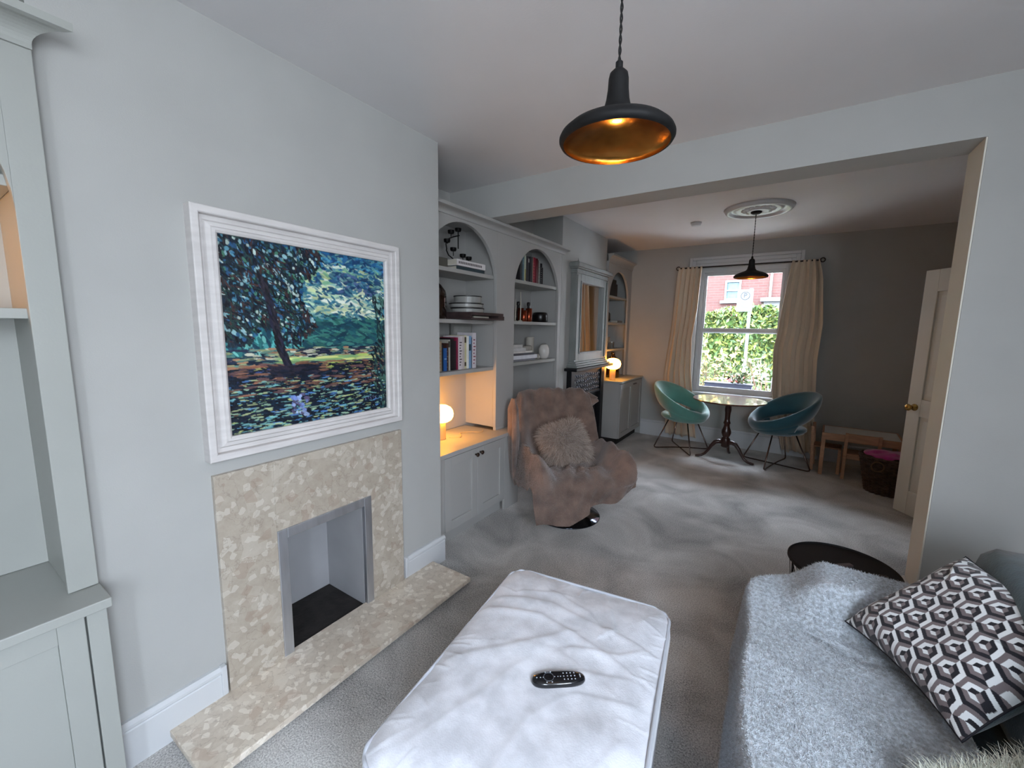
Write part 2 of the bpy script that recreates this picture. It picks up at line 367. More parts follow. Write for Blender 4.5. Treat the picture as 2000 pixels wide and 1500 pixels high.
# ---- door, swung open towards us
def door():
    d = bpy.data.objects.new('door_1', None); COL.objects.link(d); struct(d)
    a = math.atan2(4.685-4.05, .905-1.33); d.location = (1.33, 4.05, .008); d.rotation_euler = (0,0,a)
    Wd, H, T = .765, 2.0, .035
    sx = [0, .11, .34, .425, .655, Wd]; b = MB()
    zb = [0, .2, .83, .97, 1.83, H]
    b.box(0,.11,-T/2,T/2,0,H).box(.655,Wd,-T/2,T/2,0,H).box(.34,.425,-T/2,T/2,0,H)
    for z0, z1 in ((0,.2),(.83,.97),(1.83,H)): b.box(.11,.34,-T/2,T/2,z0,z1).box(.425,.655,-T/2,T/2,z0,z1)
    DW = mat('door_paint_white', (206,203,192), .45)
    b.build('stile', DW, d, bevel=.003)
    p = MB()
    for x0,x1 in ((.11,.34),(.425,.655)):
        for z0,z1 in ((.2,.83),(.97,1.83)):
            p.box(x0,x1,-.006,.006,z0,z1).box(x0+.03,x1-.03,-.011,.011,z0+.03,z1-.03)
    p.build('panel', DW, d, bevel=.004)
    for s in (-1,1):
        k = MB(); pr = [(.028,0),(.028,.006),(.010,.01),(.010,.035),(.022,.042),(.028,.055),(.024,.066),(.008,.071)]
        k.lathe(pr, (0,0,0), 24); o = k.build('handle', mat('brass_knob', (176,140,80), .2, 1), d, smooth=True, label='brass door knob')
        o.location = (.70, s*T/2, .90); o.rotation_euler = (-s*pi/2, 0, 0)
    # lining on the right wall where it hangs
    struct(MB().box(XR-.02, XR, 3.22, 3.34, 0, 2.1).box(XR-.02, XR, 4.06, 4.16, 0, 2.1).box(XR-.02, XR, 3.34, 4.06, 2.02, 2.1).build('trim_3', TRIM, bevel=.003))
    struct(MB().box(XR-.012, XR, 3.34, 4.06, 0.2, 2.02).build('door_2', DW))
door()
# ------------------------------------------------------------------ hearth and fireplace
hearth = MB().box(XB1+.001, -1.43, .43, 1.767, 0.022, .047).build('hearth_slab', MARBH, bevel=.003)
tag(hearth, 'long low beige marble hearth slab lying on the carpet below the painting', 'hearth')
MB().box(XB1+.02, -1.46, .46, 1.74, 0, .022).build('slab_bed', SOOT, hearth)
fp = thing('fireplace', 'flat beige marble fireplace surround with a steel edged square opening', 'fireplace', (0,0,0))
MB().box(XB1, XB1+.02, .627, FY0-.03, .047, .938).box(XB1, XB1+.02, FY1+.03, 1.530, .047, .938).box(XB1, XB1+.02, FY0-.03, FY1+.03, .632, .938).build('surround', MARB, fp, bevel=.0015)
b = MB(); t0 = .03
for (x0,x1,a0,a1,z0,z1) in ((XB1,XB1+.024,FY0-t0,FY0+.012,.047,.632),(XB1,XB1+.024,FY1-.012,FY1+t0,.047,.632),(XB1,XB1+.024,FY0+.012,FY1-.012,.588,.632)): b.box(x0,x1,a0,a1,z0,z1)
b.build('steel_trim', STEEL, fp, bevel=.002)
b = MB(); xi = XL+.222
IN = mat('firebox_panel', (150,150,152), .7, var=.06)
b.box(xi, xi+.008, FY0+.002, FY1-.002, .03, FZ-.002).box(xi+.008, XB1-.002, FY1-.012, FY1-.001, .03, FZ-.002).box(xi+.008, XB1-.002, FY0+.001, FY0+.012, .03, FZ-.002).box(xi+.008, XB1-.002, FY0+.012, FY1-.012, FZ-.01, FZ-.001)
b.build('firebox', IN, fp)
MB().box(xi+.009, XB1-.002, FY0+.013, FY1-.013, .0, .034).build('fire_floor', SOOT, fp)

# ------------------------------------------------------------------ built in bookcases
def arch_panel(b, x, t, ya, yb, z0, z1, ops):
    """flat panel (front at x, thickness t towards -x) with round headed openings (y0,y1,spring)"""
    xb = x-t; y = ya
    for (a, c, sp) in ops:
        b.box(xb, x, y, a, z0, z1); r = (c-a)/2; n = 28
        P = [(a+r-r*math.cos(pi*i/n), sp+r*math.sin(pi*i/n)) for i in range(n+1)]
        for i in range(n):
            (p0,q0),(p1,q1) = P[i],P[i+1]
            b.add([(x,p0,q0),(x,p1,q1),(x,p1,z1),(x,p0,z1),(xb,p0,q0),(xb,p1,q1),(xb,p1,z1),(xb,p0,z1)], [(0,1,2,3),(7,6,5,4),(0,4,5,1),(3,2,6,7)])
        y = c
    b.box(xb, x, y, yb, z0, z1)
def cornice(b, x, ya, yb, z0, h=.11, d=.085, ret=True):
    pr = [(0,0),(.008,0),(.008,.012)] + [(.008+(d-.02)*(1-math.cos(i*pi/16)), .012+(h-.035)*math.sin(i*pi/16)) for i in range(1,9)] + [(d,h-.02),(d,h),(-.02,h)]
    k = len(pr); e = 1 if ret else 0
    vs = [(x+q[0], ya-q[0]*e*(1 if ret=='both' or ret=='near' else 0), z0+q[1]) for q in pr] + [(x+q[0], yb+q[0]*(1 if ret in (True,'both','far') else 0), z0+q[1]) for q in pr]
    b.add(vs, [(i,(i+1)%k,k+(i+1)%k,k+i) for i in range(k)]+[tuple(range(k)),tuple(range(2*k-1,k-1,-1))])
def shaker_door(parent, x, y0, y1, z0, z1, m, rail=.065, knob=None, kmat=None, name='door'):
    b = MB().box(x-.02,x,y0,y0+rail,z0,z1).box(x-.02,x,y1-rail,y1,z0,z1).box(x-.02,x,y0+rail,y1-rail,z0,z0+rail).box(x-.02,x,y0+rail,y1-rail,z1-rail,z1)
    b.box(x-.018,x-.009,y0+rail,y1-rail,z0+rail,z1-rail)
    o = b.build(name, m, parent, bevel=.0015)
    if knob:
        k = MB(); k.lathe([(.007,0),(.006,.012),(.014,.018),(.016,.026),(.010,.032)], (0,0,0), 16)
        q = k.build('knob', kmat, o, smooth=True, label='small dark bronze knob'); q.location = (x, knob[0], knob[1]); q.rotation_euler = (0, pi/2, 0)
    return o
BRONZE = mat('bronze_knob', (72,58,50), .35, .8)
# --- middle alcove (between the two chimney breasts)
XU = -1.96
bc = thing('arched_bookcase', 'tall grey built-in bookcase with two arched bays between the chimney breasts', 'bookcase', (0,0,0))
b = MB(); arch_panel(b, XU, .03, Y1b+.002, Y2a-.002, 0.68, 2.26, [(1.955,2.745,1.835),(3.005,3.815,1.815)])
# face below worktop level beside the open bay
b.box(XU-.03, XU, 2.75, 3.005, .0, .68); b.box(XU-.03, XU, 3.815, Y2a-.002, 0, .68)
b.build('face_frame', CAB, bc, bevel=.002)
b = MB(); cornice(b, XU, Y1b+.002, Y2a+.05, 2.248, h=.055, d=.07, ret=None); b.box(XL, XU, Y1b+.002, Y2a-.002, 2.285, 2.300)
b.build('cornice', CAB, bc)
b = MB()
b.box(XL+.001, XL+.012, Y1b+.002, Y2a-.002, .66, 2.284)
b.box(XL+.012, XU-.03, 2.755, 2.775, .68, 2.284).box(XL+.012, XU-.03, 2.985, 3.0, 0, 2.284).box(XL+.012, XU-.03, 1.93, 1.95, .68, 2.284).box(XL+.012, XU-.03, 3.825, 3.84, 0, 2.284)
b.build('carcass', CAB, bc)
for z in (1.9, 1.545, 1.172): MB().box(XL+.012, XU-.034 if z != 1.172 else XU-.034, 1.951, 2.754, z-.014, z+.014).build('shelf', CAB, bc, bevel=.002)
for z in (1.905, 1.55, 1.188): MB().box(XL+.012, XU-.015, 3.001, 3.824, z-.014, z+.014).build('shelf', CABW, bc, bevel=.002)
bs = thing('base_cabinet', 'grey shaker base cabinet with two doors below the glowing mushroom lamp', 'cabinet', (0,0,0))
XD = -1.845
b = MB().box(XL+.01, XD-.024, Y1b+.01, 2.93, .09, .625).box(XD-.0235, XD-.001, Y1b+.01, 2.0, .09, .625).box(XD-.0235, XD-.001, 2.722, 2.93, .0, .625)
b.build('carcass', CAB, bs, bevel=.0015)
MB().box(XL+.02, XD-.045, Y1b+.02, 2.72, 0, .088).build('plinth', CAB, bs)
shaker_door(bs, XD, 2.004, 2.36, .095, .62, CAB, knob=(2.335,.575), kmat=BRONZE); shaker_door(bs, XD, 2.364, 2.718, .095, .62, CAB, knob=(2.39,.58), kmat=BRONZE)
tag(MB().box(XL+.013, XD+.012, Y1b+.01, 2.74, .627, .658).box(XU+.001, XD+.012, 2.74, 2.945, .627, .658).build('worktop', CAB, bevel=.003), 'painted grey worktop under the mushroom lamp beside the draped swivel chair', 'worktop')
# --- left alcove
bl = thing('arched_bookcase', 'pale grey built-in bookcase cut by the left edge with pink-lit shelf', 'bookcase', (0,0,0))
XF = -1.70
b = MB(); arch_panel(b, XF, .03, -.66, .294, .705, 2.20, [(-.572,.228,1.79)]); b.build('face_frame', CABW, bl, bevel=.002)
b = MB(); cornice(b, XF, -.66, .286, 2.195, h=.075, d=.075, ret='far'); b.box(XL, XF, -.66, .286, 2.25, 2.268); b.build('cornice', CABW, bl)
b = MB().box(XL+.001, XL+.012, -.66, .28, .70, 2.25).box(XL+.012, XF-.03, .235, .255, .705, 2.25).box(XL+.012, XF-.03, -.60, -.58, .705, 2.25).box(XL+.012, XF-.03, -.58, .235, 2.24, 2.25)
b.box(XL+.001, -2.0, -.58, .235, .705, 2.24)
b.build('carcass', CABW, bl)
for z in (1.862, 1.52): MB().box(-1.999, XF-.031, -.579, .234, z-.014, z+.014).build('shelf', CABW, bl, bevel=.002)
bs2 = thing('base_cabinet', 'pale grey shaker base cabinet at the bottom left corner beside the skirting', 'cabinet', (0,0,0))
b = MB().box(XL+.01, -1.634, -.66, .288, .06, .672).box(-1.634, -1.61, .245, .288, 0, .672).box(-1.634,-1.61,-.66,-.62,0,.672); b.build('carcass', CABW, bs2, bevel=.0015)
shaker_door(bs2, -1.612, -.185, .241, .07, .664, CABW, rail=.055); shaker_door(bs2, -1.612, -.616, -.189, .07, .664, CABW, rail=.055)
MB().box(XL+.02, -1.66, -.65, .28, 0, .06).build('plinth', CABW, bs2)
tag(MB().box(XL+.013, -1.585, -.66, .297, .674, .703).build('worktop', CABW, bevel=.003), 'pale grey worktop ledge at the left edge of the picture', 'worktop')
# --- far alcove
XU2 = -1.93
bf = thing('arched_bookcase', 'small arched bookcase in the far corner above the second glowing lamp', 'bookcase', (0,0,0))
b = MB(); arch_panel(b, XU2, .03, Y2b+.01, YW-.001, .855, 2.36, [(5.17,5.93,1.885)]); b.build('face_frame', CAB, bf, bevel=.002)
b = MB(); cornice(b, XU2, Y2b+.01, YW-.002, 2.34, h=.10, d=.06, ret=None); b.build('cornice', CAB, bf)
MB().box(XL+.001, XL+.012, Y2b+.002, YW-.001, .86, 2.36).box(XL+.012, XU2-.03, Y2b+.012, Y2b+.03, .86, 2.36).box(XL+.012, XU2-.03, Y2b+.03, YW-.001, 2.35, 2.36).build('carcass', CAB, bf)
for z in (1.935, 1.588, 1.232): MB().box(XL+.012, XU2-.031, Y2b+.031, YW-.003, z-.013, z+.013).build('shelf', CABW, bf, bevel=.002)
sb = thing('sideboard_cabinet', 'taller grey base cabinet in the far corner left of the window', 'cabinet', (0,0,0))
MB().box(XL+.01, -1.724, Y2b+.02, YW-.003, .1, .822).build('carcass', CAB, sb, bevel=.002)
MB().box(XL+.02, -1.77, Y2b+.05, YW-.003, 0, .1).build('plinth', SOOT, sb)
shaker_door(sb, -1.703, Y2b+.022, 5.575, .105, .815, CAB); d_ = shaker_door(sb, -1.703, 5.58, YW-.006, .105, .815, CAB)
MB().box(-1.703, -1.690, 5.62, 5.74, .765, .778).build('handle', BRONZE, d_, label='short dark bar handle')
tag(MB().box(XL+.013, -1.69, Y2b+.01, YW-.003, .824, .850).build('worktop', CABW, bevel=.003), 'pale worktop in the far corner carrying lamp and dark jug', 'worktop')
# ------------------------------------------------------------------ painting
def srgb(c): return np.array(lin(c))
def make_painting(H=300, Wd=300):
    R = np.random.RandomState(5); A = np.zeros((H, Wd, 3)); yy, xx = np.mgrid[0:H, 0:Wd]
    u = xx/Wd; v = yy/H
    A[:] = (12,30,50)
    A[v < .56] = (26,84,98); A[v < .42] = (58,120,140); A[v < .2] = (32,80,120)
    def dab(cx, cy, L, w, ang, col, al=.9):
        L *= Wd; w *= Wd; X0 = int(max(0, cx*Wd-L-2)); X1 = int(min(Wd, cx*Wd+L+3)); Y0 = int(max(0, cy*H-L-2)); Y1 = int(min(H, cy*H+L+3))
        if X1 <= X0 or Y1 <= Y0: return
        gx = xx[Y0:Y1, X0:X1]-cx*Wd; gy = yy[Y0:Y1, X0:X1]-cy*H; ca, sa = math.cos(ang), math.sin(ang)
        a = (gx*ca+gy*sa)/L; b = (-gx*sa+gy*ca)/w; d = a*a+b*b
        k = np.clip((1.15-d)*3, 0, 1)[..., None]*al
        c = np.array(col, float)*(1+R.uniform(-.12,.12))
        A[Y0:Y1, X0:X1] = A[Y0:Y1, X0:X1]*(1-k)+c*k
    def many(n, ur, vr, L, w, ang, cols, jit=.3, al=.9, cond=None):
        for _ in range(n):
            cx, cy = R.uniform(*ur), R.uniform(*vr)
            if cond and not cond(cx, cy): continue
            dab(cx, cy, L*R.uniform(.5,1.5), w*R.uniform(.6,1.4), ang+R.uniform(-jit,jit), cols[R.randint(len(cols))], al)
    blue = [(30,92,140),(44,110,160),(20,60,104),(80,150,175),(16,46,84),(60,130,150)]
    many(500, (.4,1), (0,.26), .03, .010, -.2, blue, .7)
    many(160, (.45,1), (.08,.3), .035, .010, .2, [(150,180,130),(180,196,140),(110,160,130),(196,206,190)], .4)
    many(220, (.45,.95), (.20,.40), .06, .012, .12, [(186,200,150),(206,212,180),(160,190,160),(130,176,170),(214,220,206)], .15)
    many(50, (.6,.95), (.12,.24), .03, .014, 0, [(22,52,90),(30,70,110),(70,90,130)], .5)
    many(500, (.38,1), (.36,.56), .04, .009, .1, [(24,70,84),(32,88,92),(44,104,98),(18,58,76),(60,120,110)], .5, cond=lambda x,y: y > .37+.06*abs(x-.6))
    many(300, (0,.4), (.38,.6), .02, .009, 1.2, [(40,110,110),(80,160,160),(20,60,80),(110,180,170)], .6)
    many(420, (0,1), (.56,.66), .028, .005, 0, [(20,50,70),(190,190,170),(90,130,120),(36,40,64),(140,150,110),(160,120,90)], .12)
    many(60, (.3,.85), (.615,.64), .06, .006, 0, [(168,190,96),(196,204,130),(120,160,110)], .05)
    many(420, (0,1), (.65,.76), .04, .007, -.02, [(26,40,84),(120,80,60),(160,110,84),(70,90,110),(20,36,60),(150,150,90),(46,70,120)], .15)
    many(60, (.55,.95), (.655,.71), .06, .006, -.03, [(140,160,80),(110,130,70),(170,170,100)], .05)
    many(3200, (0,1), (.74,1), .026, .0055, 0, [(12,26,42),(14,34,58),(20,60,80),(40,100,100),(96,150,120),(30,60,110),(16,24,40),(120,156,130),(70,120,130),(110,84,60)], .3)
    many(500, (0,1), (.74,1), .035, .0045, 0, [(150,186,130),(120,180,170),(180,190,110),(90,150,180)], .15, .8)
    many(2300, (0,1), (.66,1), .020, .0045, 0, [(8,18,34),(10,24,44),(12,34,54),(6,14,26)], .35, .95)
    many(260, (0,1), (.72,.99), .022, .004, 0, [(120,180,180),(150,180,150),(80,130,190),(170,180,130)], .2, .85)
    many(120, (.0,1), (.64,.80), .035, .005, 0, [(120,76,58),(140,96,74),(100,70,70)], .1, .8)
    many(500, (.38,1), (.0,.4), .016, .006, .1, [(18,60,96),(40,104,130),(120,160,150),(20,80,110),(80,130,140)], .8, .8)
    # tree
    def crown(x, y): return x < .47+.07*math.sin(y*14+1)-.25*max(0,y-.36) and y < .50+.05*math.sin(x*22)
    many(2200, (0,.58), (0,.54), .016, .0075, 1.0, [(10,20,36),(14,30,52),(18,40,60),(8,14,26),(24,52,56),(28,40,50)], .8, 1, crown)
    many(620, (0,.54), (0,.52), .011, .008, 1.1, [(90,146,164),(140,180,186),(50,104,136),(180,198,190),(70,124,100),(40,86,126)], .6, .9, lambda x,y: crown(x,y) and R.rand() < .8)
    many(700, (0,.6), (0,.56), .020, .004, 1.0, [(8,14,26),(14,34,44),(30,60,56),(60,40,40)], .9, 1, crown)
    T = [(.20,.18),(.24,.34),(.26,.46),(.285,.58),(.33,.68)]
    for i in range(240):
        q = R.uniform(0, 3.999); k = int(q); f_ = q-k; x = T[k][0]*(1-f_)+T[k+1][0]*f_; y = T[k][1]*(1-f_)+T[k+1][1]*f_
        dab(x+R.uniform(-1,1)*(.012+.016*y*y), y, .03, .006, 1.2+R.uniform(-.2,.2), [(8,12,24),(14,18,34),(34,36,60),(16,20,26),(46,40,52)][R.randint(5)])
    many(200, (.24,.48), (.66,.71), .03, .006, .1, [(10,16,30),(40,36,50),(20,28,48)], .3)
    many(420, (.86,1), (.24,1), .016, .006, 1.2, [(10,24,38),(16,44,54),(30,60,60),(60,100,90),(20,20,30)], .5, .9, cond=lambda x,y: x > .90-.03*math.sin(y*11))
    many(40, (.33,.42), (.82,.95), .012, .008, .6, [(150,170,210),(110,130,190),(90,80,110)], .5)
    for i in range(5): dab(.82+.02*i, .91-.006*(i%2), .009, .0025, 1.2, (140,130,190), .7)
    A = np.clip(A*1.02, 0, 255)/255
    A = np.where(A <= .04045, A/12.92, ((A+.055)/1.055)**2.4)
    return A
def painting():
    y0, y1, z0, z1 = .692, 1.437, 1.076, 1.825; X = XB1
    pc = thing('framed_painting', 'large landscape painting of a tree in a wide white frame above the fireplace', 'painting', (0,0,0))
    A = make_painting(); H, Wd, _ = A.shape
    ys = np.linspace(y0, y1, Wd); zs = np.linspace(z1, z0, H); Y, Z = np.meshgrid(ys, zs)
    V = np.stack([np.full(H*Wd, X+.022), Y.ravel(), Z.ravel()], 1); F = gridfaces(H, Wd)
    npmesh('canvas', V, F, vcol_mat('oil_paint', .45, .35, 130), pc, True, A.reshape(-1,3))
    # frame: stepped profile swept round the rectangle (offset outwards, height)
    pr = [(-.004,.018),(-.004,.034),(.004,.040),(.012,.040),(.016,.032),(.030,.030),(.036,.020),(.052,.020),(.052,.046),(.056,.050),(.076,.050),(.079,.047),(.079,.0)]
    P = []
    for (o, h) in pr: P.append([(X+h, y0-o, z0-o), (X+h, y1+o, z0-o), (X+h, y1+o, z1+o), (X+h, y0-o, z1+o)])
    MB().grid(P, closed_v=True).build('frame', FRAMEW, pc, bevel=.0012)
    MB().box(X+.001, X+.018, y0-.03, y1+.03, z0-.03, z1+.03).build('backing_board', FRAMEW, pc)
painting()

# ------------------------------------------------------------------ pendants
INNER = mat('lamp_inner_brass', (150,104,50), .28, 1, var=.5, vscale=7, bump=.25, bscale=18)
OUTER = mat('burnt_black_metal', (19,19,20), .62, .0, spec=.3, var=.25, vscale=14, bump=.2, bscale=30)
CORD = mat('black_cord', (16,16,17), .8)
def pendant(cx, cy, zr, ztop, label, s=1.0, energy=1.2):
    p = thing('pendant_lamp', label, 'ceiling lamp', (cx, cy, zr))
    pr = [(.132,.0),(.139,.002),(.143,.009),(.143,.014),(.139,.022),(.125,.034),(.098,.047),(.066,.058),(.044,.068),(.034,.082),(.0285,.104),(.0255,.128),(.0245,.152),(.022,.164),(.014,.172),(.008,.174)]
    MB().lathe([(r*s, z*s) for r, z in pr], (0,0,0), 64, caps=False).build('lamp_shade', OUTER, p, smooth=True)
    pi_ = [(.132,.0),(.138,.007),(.138,.014),(.130,.022),(.112,.032),(.083,.044),(.05,.053),(.031,.058),(.024,.078),(.022,.11),(.001,.112)]
    MB().lathe([(r*s, z*s) for r, z in pi_], (0,0,0), 64, caps=False).build('reflector', INNER, p, smooth=True, label='dull gold metal inside of the shade')
    MB().lathe([(.001,-.03),(.010,-.028),(.014,-.018),(.015,-.006),(.012,.01),(.008,.016)], (0,0,.094*s), 20, caps=False).build('light_bulb', mat('warm_bulb', (255,190,110), .4, emit=14, ecol=(255,176,90)), p, smooth=True)
    MB().lathe([(.006,.168),(.009,.171),(.009,.190),(.005,.194)], (0,0,0), 16).build('cord_grip', OUTER, p)
    H = ztop - zr; n = int(H*160); b = MB()
    for ph in (0, pi):
        b.tube([(.0022*math.cos(k*.55+ph), .0022*math.sin(k*.55+ph), .190+(H-.190)*k/n) for k in range(n+1)], .0021, 6)
    b.build('cord', CORD, p, smooth=True)
    MB().lathe([(.045,-.001),(.045,-.012),(.03,-.022),(.006,-.026)], (0,0,H), 32).build('ceiling_cup', OUTER, p, smooth=True)
    l = bpy.data.lights.new('pendant_bulb', 'POINT'); l.energy = energy; l.color = (1,.66,.34); l.shadow_soft_size = .008
    lo = bpy.data.objects.new('pendant_bulb', l); COL.objects.link(lo); lo.location = (cx, cy, zr+.046*s)
pendant(-.405, 1.08, 1.968, ZC-.001, 'large black pendant lamp with gold inside hanging near the camera')
pendant(-.33, 4.52, 2.0, ZF-.03, 'distant black pendant lamp hanging from the ceiling rose before the window', energy=.8)
o = MB().lathe([(.001,-.036),(.034,-.036),(.044,-.03),(.048,-.018),(.052,-.016),(.054,0)], (0,0,0), 40).build('smoke_alarm', TRIM, smooth=True, loc=(-.89, 4.80, ZF-.0005))
tag(o, 'small round white smoke alarm on the far ceiling', 'smoke alarm')

# ------------------------------------------------------------------ mushroom lamps
def mushroom(x, y, z, label, e, s=1.0):
    p = thing('table_lamp', label, 'lamp', (x, y, z))
    MB().lathe([(.030*s,0),(.034*s,.002),(.034*s,.125*s),(.030*s,.128*s)], (0,0,0), 40).build('base', mat('amber_glass_base', (226,178,118), .35, coat=.4), p, smooth=False, bevel=.002)
    sh = [(.028,.126),(.05,.130),(.075,.145),(.088,.168),(.0905,.19),(.085,.215),(.07,.236),(.045,.250),(.02,.255),(.001,.256)]
    MB().lathe([(r*s,q*s) for r,q in sh], (0,0,0), 48, caps=False).build('lamp_shade', mat('lit_opal_glass', (255,214,140), .3, emit=e, ecol=(255,172,66)), p, smooth=True)
    return p
mushroom(-2.13, 2.275, .659, 'glowing mushroom lamp on the worktop in the first arched bookcase', 20, 1.03)
mushroom(-1.865, 5.235, .851, 'second glowing mushroom lamp standing beside the dark jug in the corner', 15, 1.12)
mushroom(-1.86, -.14, 1.535, 'pink-shaded lamp on the shelf at the left picture edge', 12, .9)
b = MB(); pts = []
for i in range(40):
    t = i/39; pts.append((-2.10+.05*math.sin(t*9)+.05*t, 2.33+.33*t, .664+.002*math.sin(t*20)))
tag(MB().tube(pts, .0025, 6).build('lamp_cable', mat('clear_cable', (200,170,120), .4), smooth=True), 'thin pale lamp cable curling across the lit worktop', 'cable')

# ------------------------------------------------------------------ books and shelf things
PAGE = mat('paper_pages', (206,200,186), .9)
_bm = {}
def book_mat(c):
    if c not in _bm: _bm[c] = mat('book_cover', c, .55, var=.06, vscale=20)
    return _bm[c]
def upright(x, y0, w, z, h, d, c, band=None, lines=0, lc=(40,30,30)):
    """a book standing with its spine towards the room (+x)"""
    b = MB().mat(0).box(x-.003, x, 0, w, 0, h).box(x-d, x-.003, 0, .002, 0, h).box(x-d, x-.003, w-.002, w, 0, h).mat(1).box(x-d+.004, x-.003, .002, w-.002, .003, h-.004)
    if band:
        for (a0, a1) in band: b.mat(2).box(x, x+.0006, w*.12, w*.88, h*a0, h*a1)
    if lines:
        for k in range(lines):
            zz = h*(.12+.76*k/lines); b.mat(2).box(x, x+.0006, w*.15, w*(.5+.35*((k*7)%3)/2), zz, zz+h*.03)
    return b.build('book', [book_mat(c), PAGE, book_mat(lc)], loc=(0, y0, z))
def book_row(x, y0, z, specs, where, group, d=.16):
    """specs: (width, height, colour, colour word, extra)"""
    y = y0
    for i, s in enumerate(specs):
        w, h, c, word = s[:4]; kw = s[4] if len(s) > 4 else {}
        o = upright(x-(.004*(i%3)), y, w, z, h, d, c, **kw)
        l = specs[i-1][3] if i else None; r = specs[i+1][3] if i < len(specs)-1 else None
        if l and r: nb = 'between %s and %s' % (l, r)
        elif r: nb = 'first, beside %s' % r
        else: nb = 'last, beside %s' % l
        tag(o, '%s book %s, %s' % (word, where, nb), 'book', group); y += w+.0012
    return y
book_row(-2.04, 2.145, 1.187, [
 (.022,.20,(120,112,108),'grey-mottled'),(.026,.215,(156,140,116),'tan-patterned',dict(lines=7,lc=(150,110,70))),(.018,.19,(28,34,40),'black slim'),
 (.030,.165,(34,86,150),'bright blue',dict(band=[(.5,.56)],lc=(120,160,200))),(.020,.20,(60,36,30),'dark brown',dict(lines=4,lc=(130,110,80))),(.022,.225,(168,166,156),'off-white',dict(band=[(.75,.95)],lc=(60,60,50))),
 (.030,.235,(20,20,24),'thick black'),(.028,.215,(30,26,34),'charcoal'),(.026,.24,(122,22,58),'crimson'),
 (.040,.25,(206,198,200),'white notched',dict(lines=9,lc=(60,46,50))),(.028,.252,(190,180,176),'pinkish grey'),(.026,.255,(196,190,150),'cream-yellow',dict(band=[(.78,.95),(.08,.2)],lc=(60,50,34))),
 (.018,.25,(222,222,218),'plain white'),(.034,.25,(120,156,190),'sky blue',dict(band=[(.55,.75)],lc=(30,60,70))),(.012,.24,(34,40,60),'navy thin'),(.040,.275,(206,200,204),'tall white',dict(lines=8,lc=(130,40,60)))],
 'on lower shelf, first bay', 'books on the lower shelf of the first arched bay')
o = MB().mat(0).box(-2.23,-2.21, 2.50, 2.74, 1.187, 1.53).mat(1).box(-2.21,-2.207, 2.515, 2.725, 1.21, 1.51).build('picture_book', [book_mat((130,130,126)), book_mat((150,150,146))])
tag(o, 'large grey picture book leaning upright behind the books of the first bay', 'book')
book_row(-2.07, 3.255, 1.920, [
 (.018,.17,(36,34,36),'near-black'),(.030,.20,(40,52,56),'slate'),(.030,.235,(64,96,110),'teal-grey',dict(band=[(.7,.9)],lc=(90,120,130))),(.022,.25,(170,176,160),'pale green-white',dict(band=[(.1,.5)],lc=(150,140,70))),
 (.045,.245,(18,17,20),'broad black'),(.028,.25,(44,44,52),'dark grey',dict(band=[(.78,.92)],lc=(170,170,170))),(.044,.25,(14,14,18),'jet-black'),(.014,.25,(150,126,108),'thin tan'),
 (.050,.255,(130,24,44),'broad red',dict(lines=7,lc=(170,60,70))),(.030,.25,(92,28,36),'maroon'),(.026,.24,(98,84,80),'mud-brown'),(.030,.235,(172,172,166),'light grey',dict(lines=5,lc=(120,120,118))),
 (.026,.215,(38,36,40),'inky',dict(lines=8,lc=(150,150,150))),(.024,.18,(56,50,52),'short charcoal')],
 'under the second arch', 'books under the arch of the second bay')
def lying(x0, x1, y0, y1, z0, z1, c, name='book', lines=0, lc=(60,60,60)):
    b = MB().mat(0).box(x0,x1,y0,y1,z0,z0+.002).box(x0,x1,y0,y1,z1-.002,z1).box(x1-.003,x1,y0,y1,z0+.002,z1-.002).mat(1).box(x0+.004,x1-.003,y0+.004,y1-.004,z0+.002,z1-.002)
    for k in range(lines):
        t = y0+.02+(y1-y0-.06)*k/lines; b.mat(2).box(x1, x1+.0006, t, t+(y1-y0)/lines*.6, z0+(z1-z0)*.3, z1-(z1-z0)*.3)
    return b.build(name, [book_mat(c), PAGE, book_mat(lc)])
# top of the first bay
tag(lying(-2.20,-2.02,2.33,2.66,1.9145,1.942,(52,66,72)), 'dark slate book lying flat beneath the white book under the first arch', 'book', 'books lying under the first arch')
tag(lying(-2.19,-2.00,2.31,2.645,1.9425,1.985,(214,210,210),lines=14,lc=(110,104,106)), 'white-spined book lying on the slate book under the first arch', 'book', 'books lying under the first arch')
tag(MB().box(-2.22,-2.05,2.08,2.27,1.9145,1.985).build('storage_box', mat('olive_grey_box', (92,90,82), .6), bevel=.003), 'dull grey box on the top shelf left of the white book', 'box')
def candle_holder():
    p = thing('candle_holder', 'black iron spiral candle holder with small cups under the first arch', 'candle holder', (0,0,0))
    X = -2.13; K = mat('wrought_iron_black', (12,11,12), .5, .6)
    C = [(2.60,1.992),(2.53,1.996),(2.46,2.01),(2.40,2.035),(2.37,2.075),(2.36,2.12),(2.375,2.15),(2.41,2.165),(2.47,2.185)]
    pts = []
    for i in range(len(C)-1):
        for k in range(5):
            t = k/5; pts.append((X-.03*math.sin(i*.6), C[i][0]*(1-t)+C[i+1][0]*t, C[i][1]*(1-t)+C[i+1][1]*t))
    MB().tube(pts, .0045, 8).build('stem', K, p, smooth=True)
    MB().tube([(X,2.475,2.24),(X,2.475,2.09)], .004, 8).build('centre_rod', K, p)
    for (y, z, y2, z2) in ((2.475,2.225,2.475,2.19),(2.395,2.195,2.395,2.163),(2.352,2.125,2.36,2.11),(2.42,2.075,2.42,2.03),(2.53,2.045,2.53,1.998),(2.60,2.035,2.60,1.994)):
        MB().lathe([(.006,-.012),(.02,-.010),(.024,0),(.024,.014),(.02,.012),(.019,0),(.001,-.003)], (X, y, z), 20, caps=False).tube([(X,y,z-.01),(X,y2,z2)], .003, 6).build('candle_cup', K, p)
candle_holder()
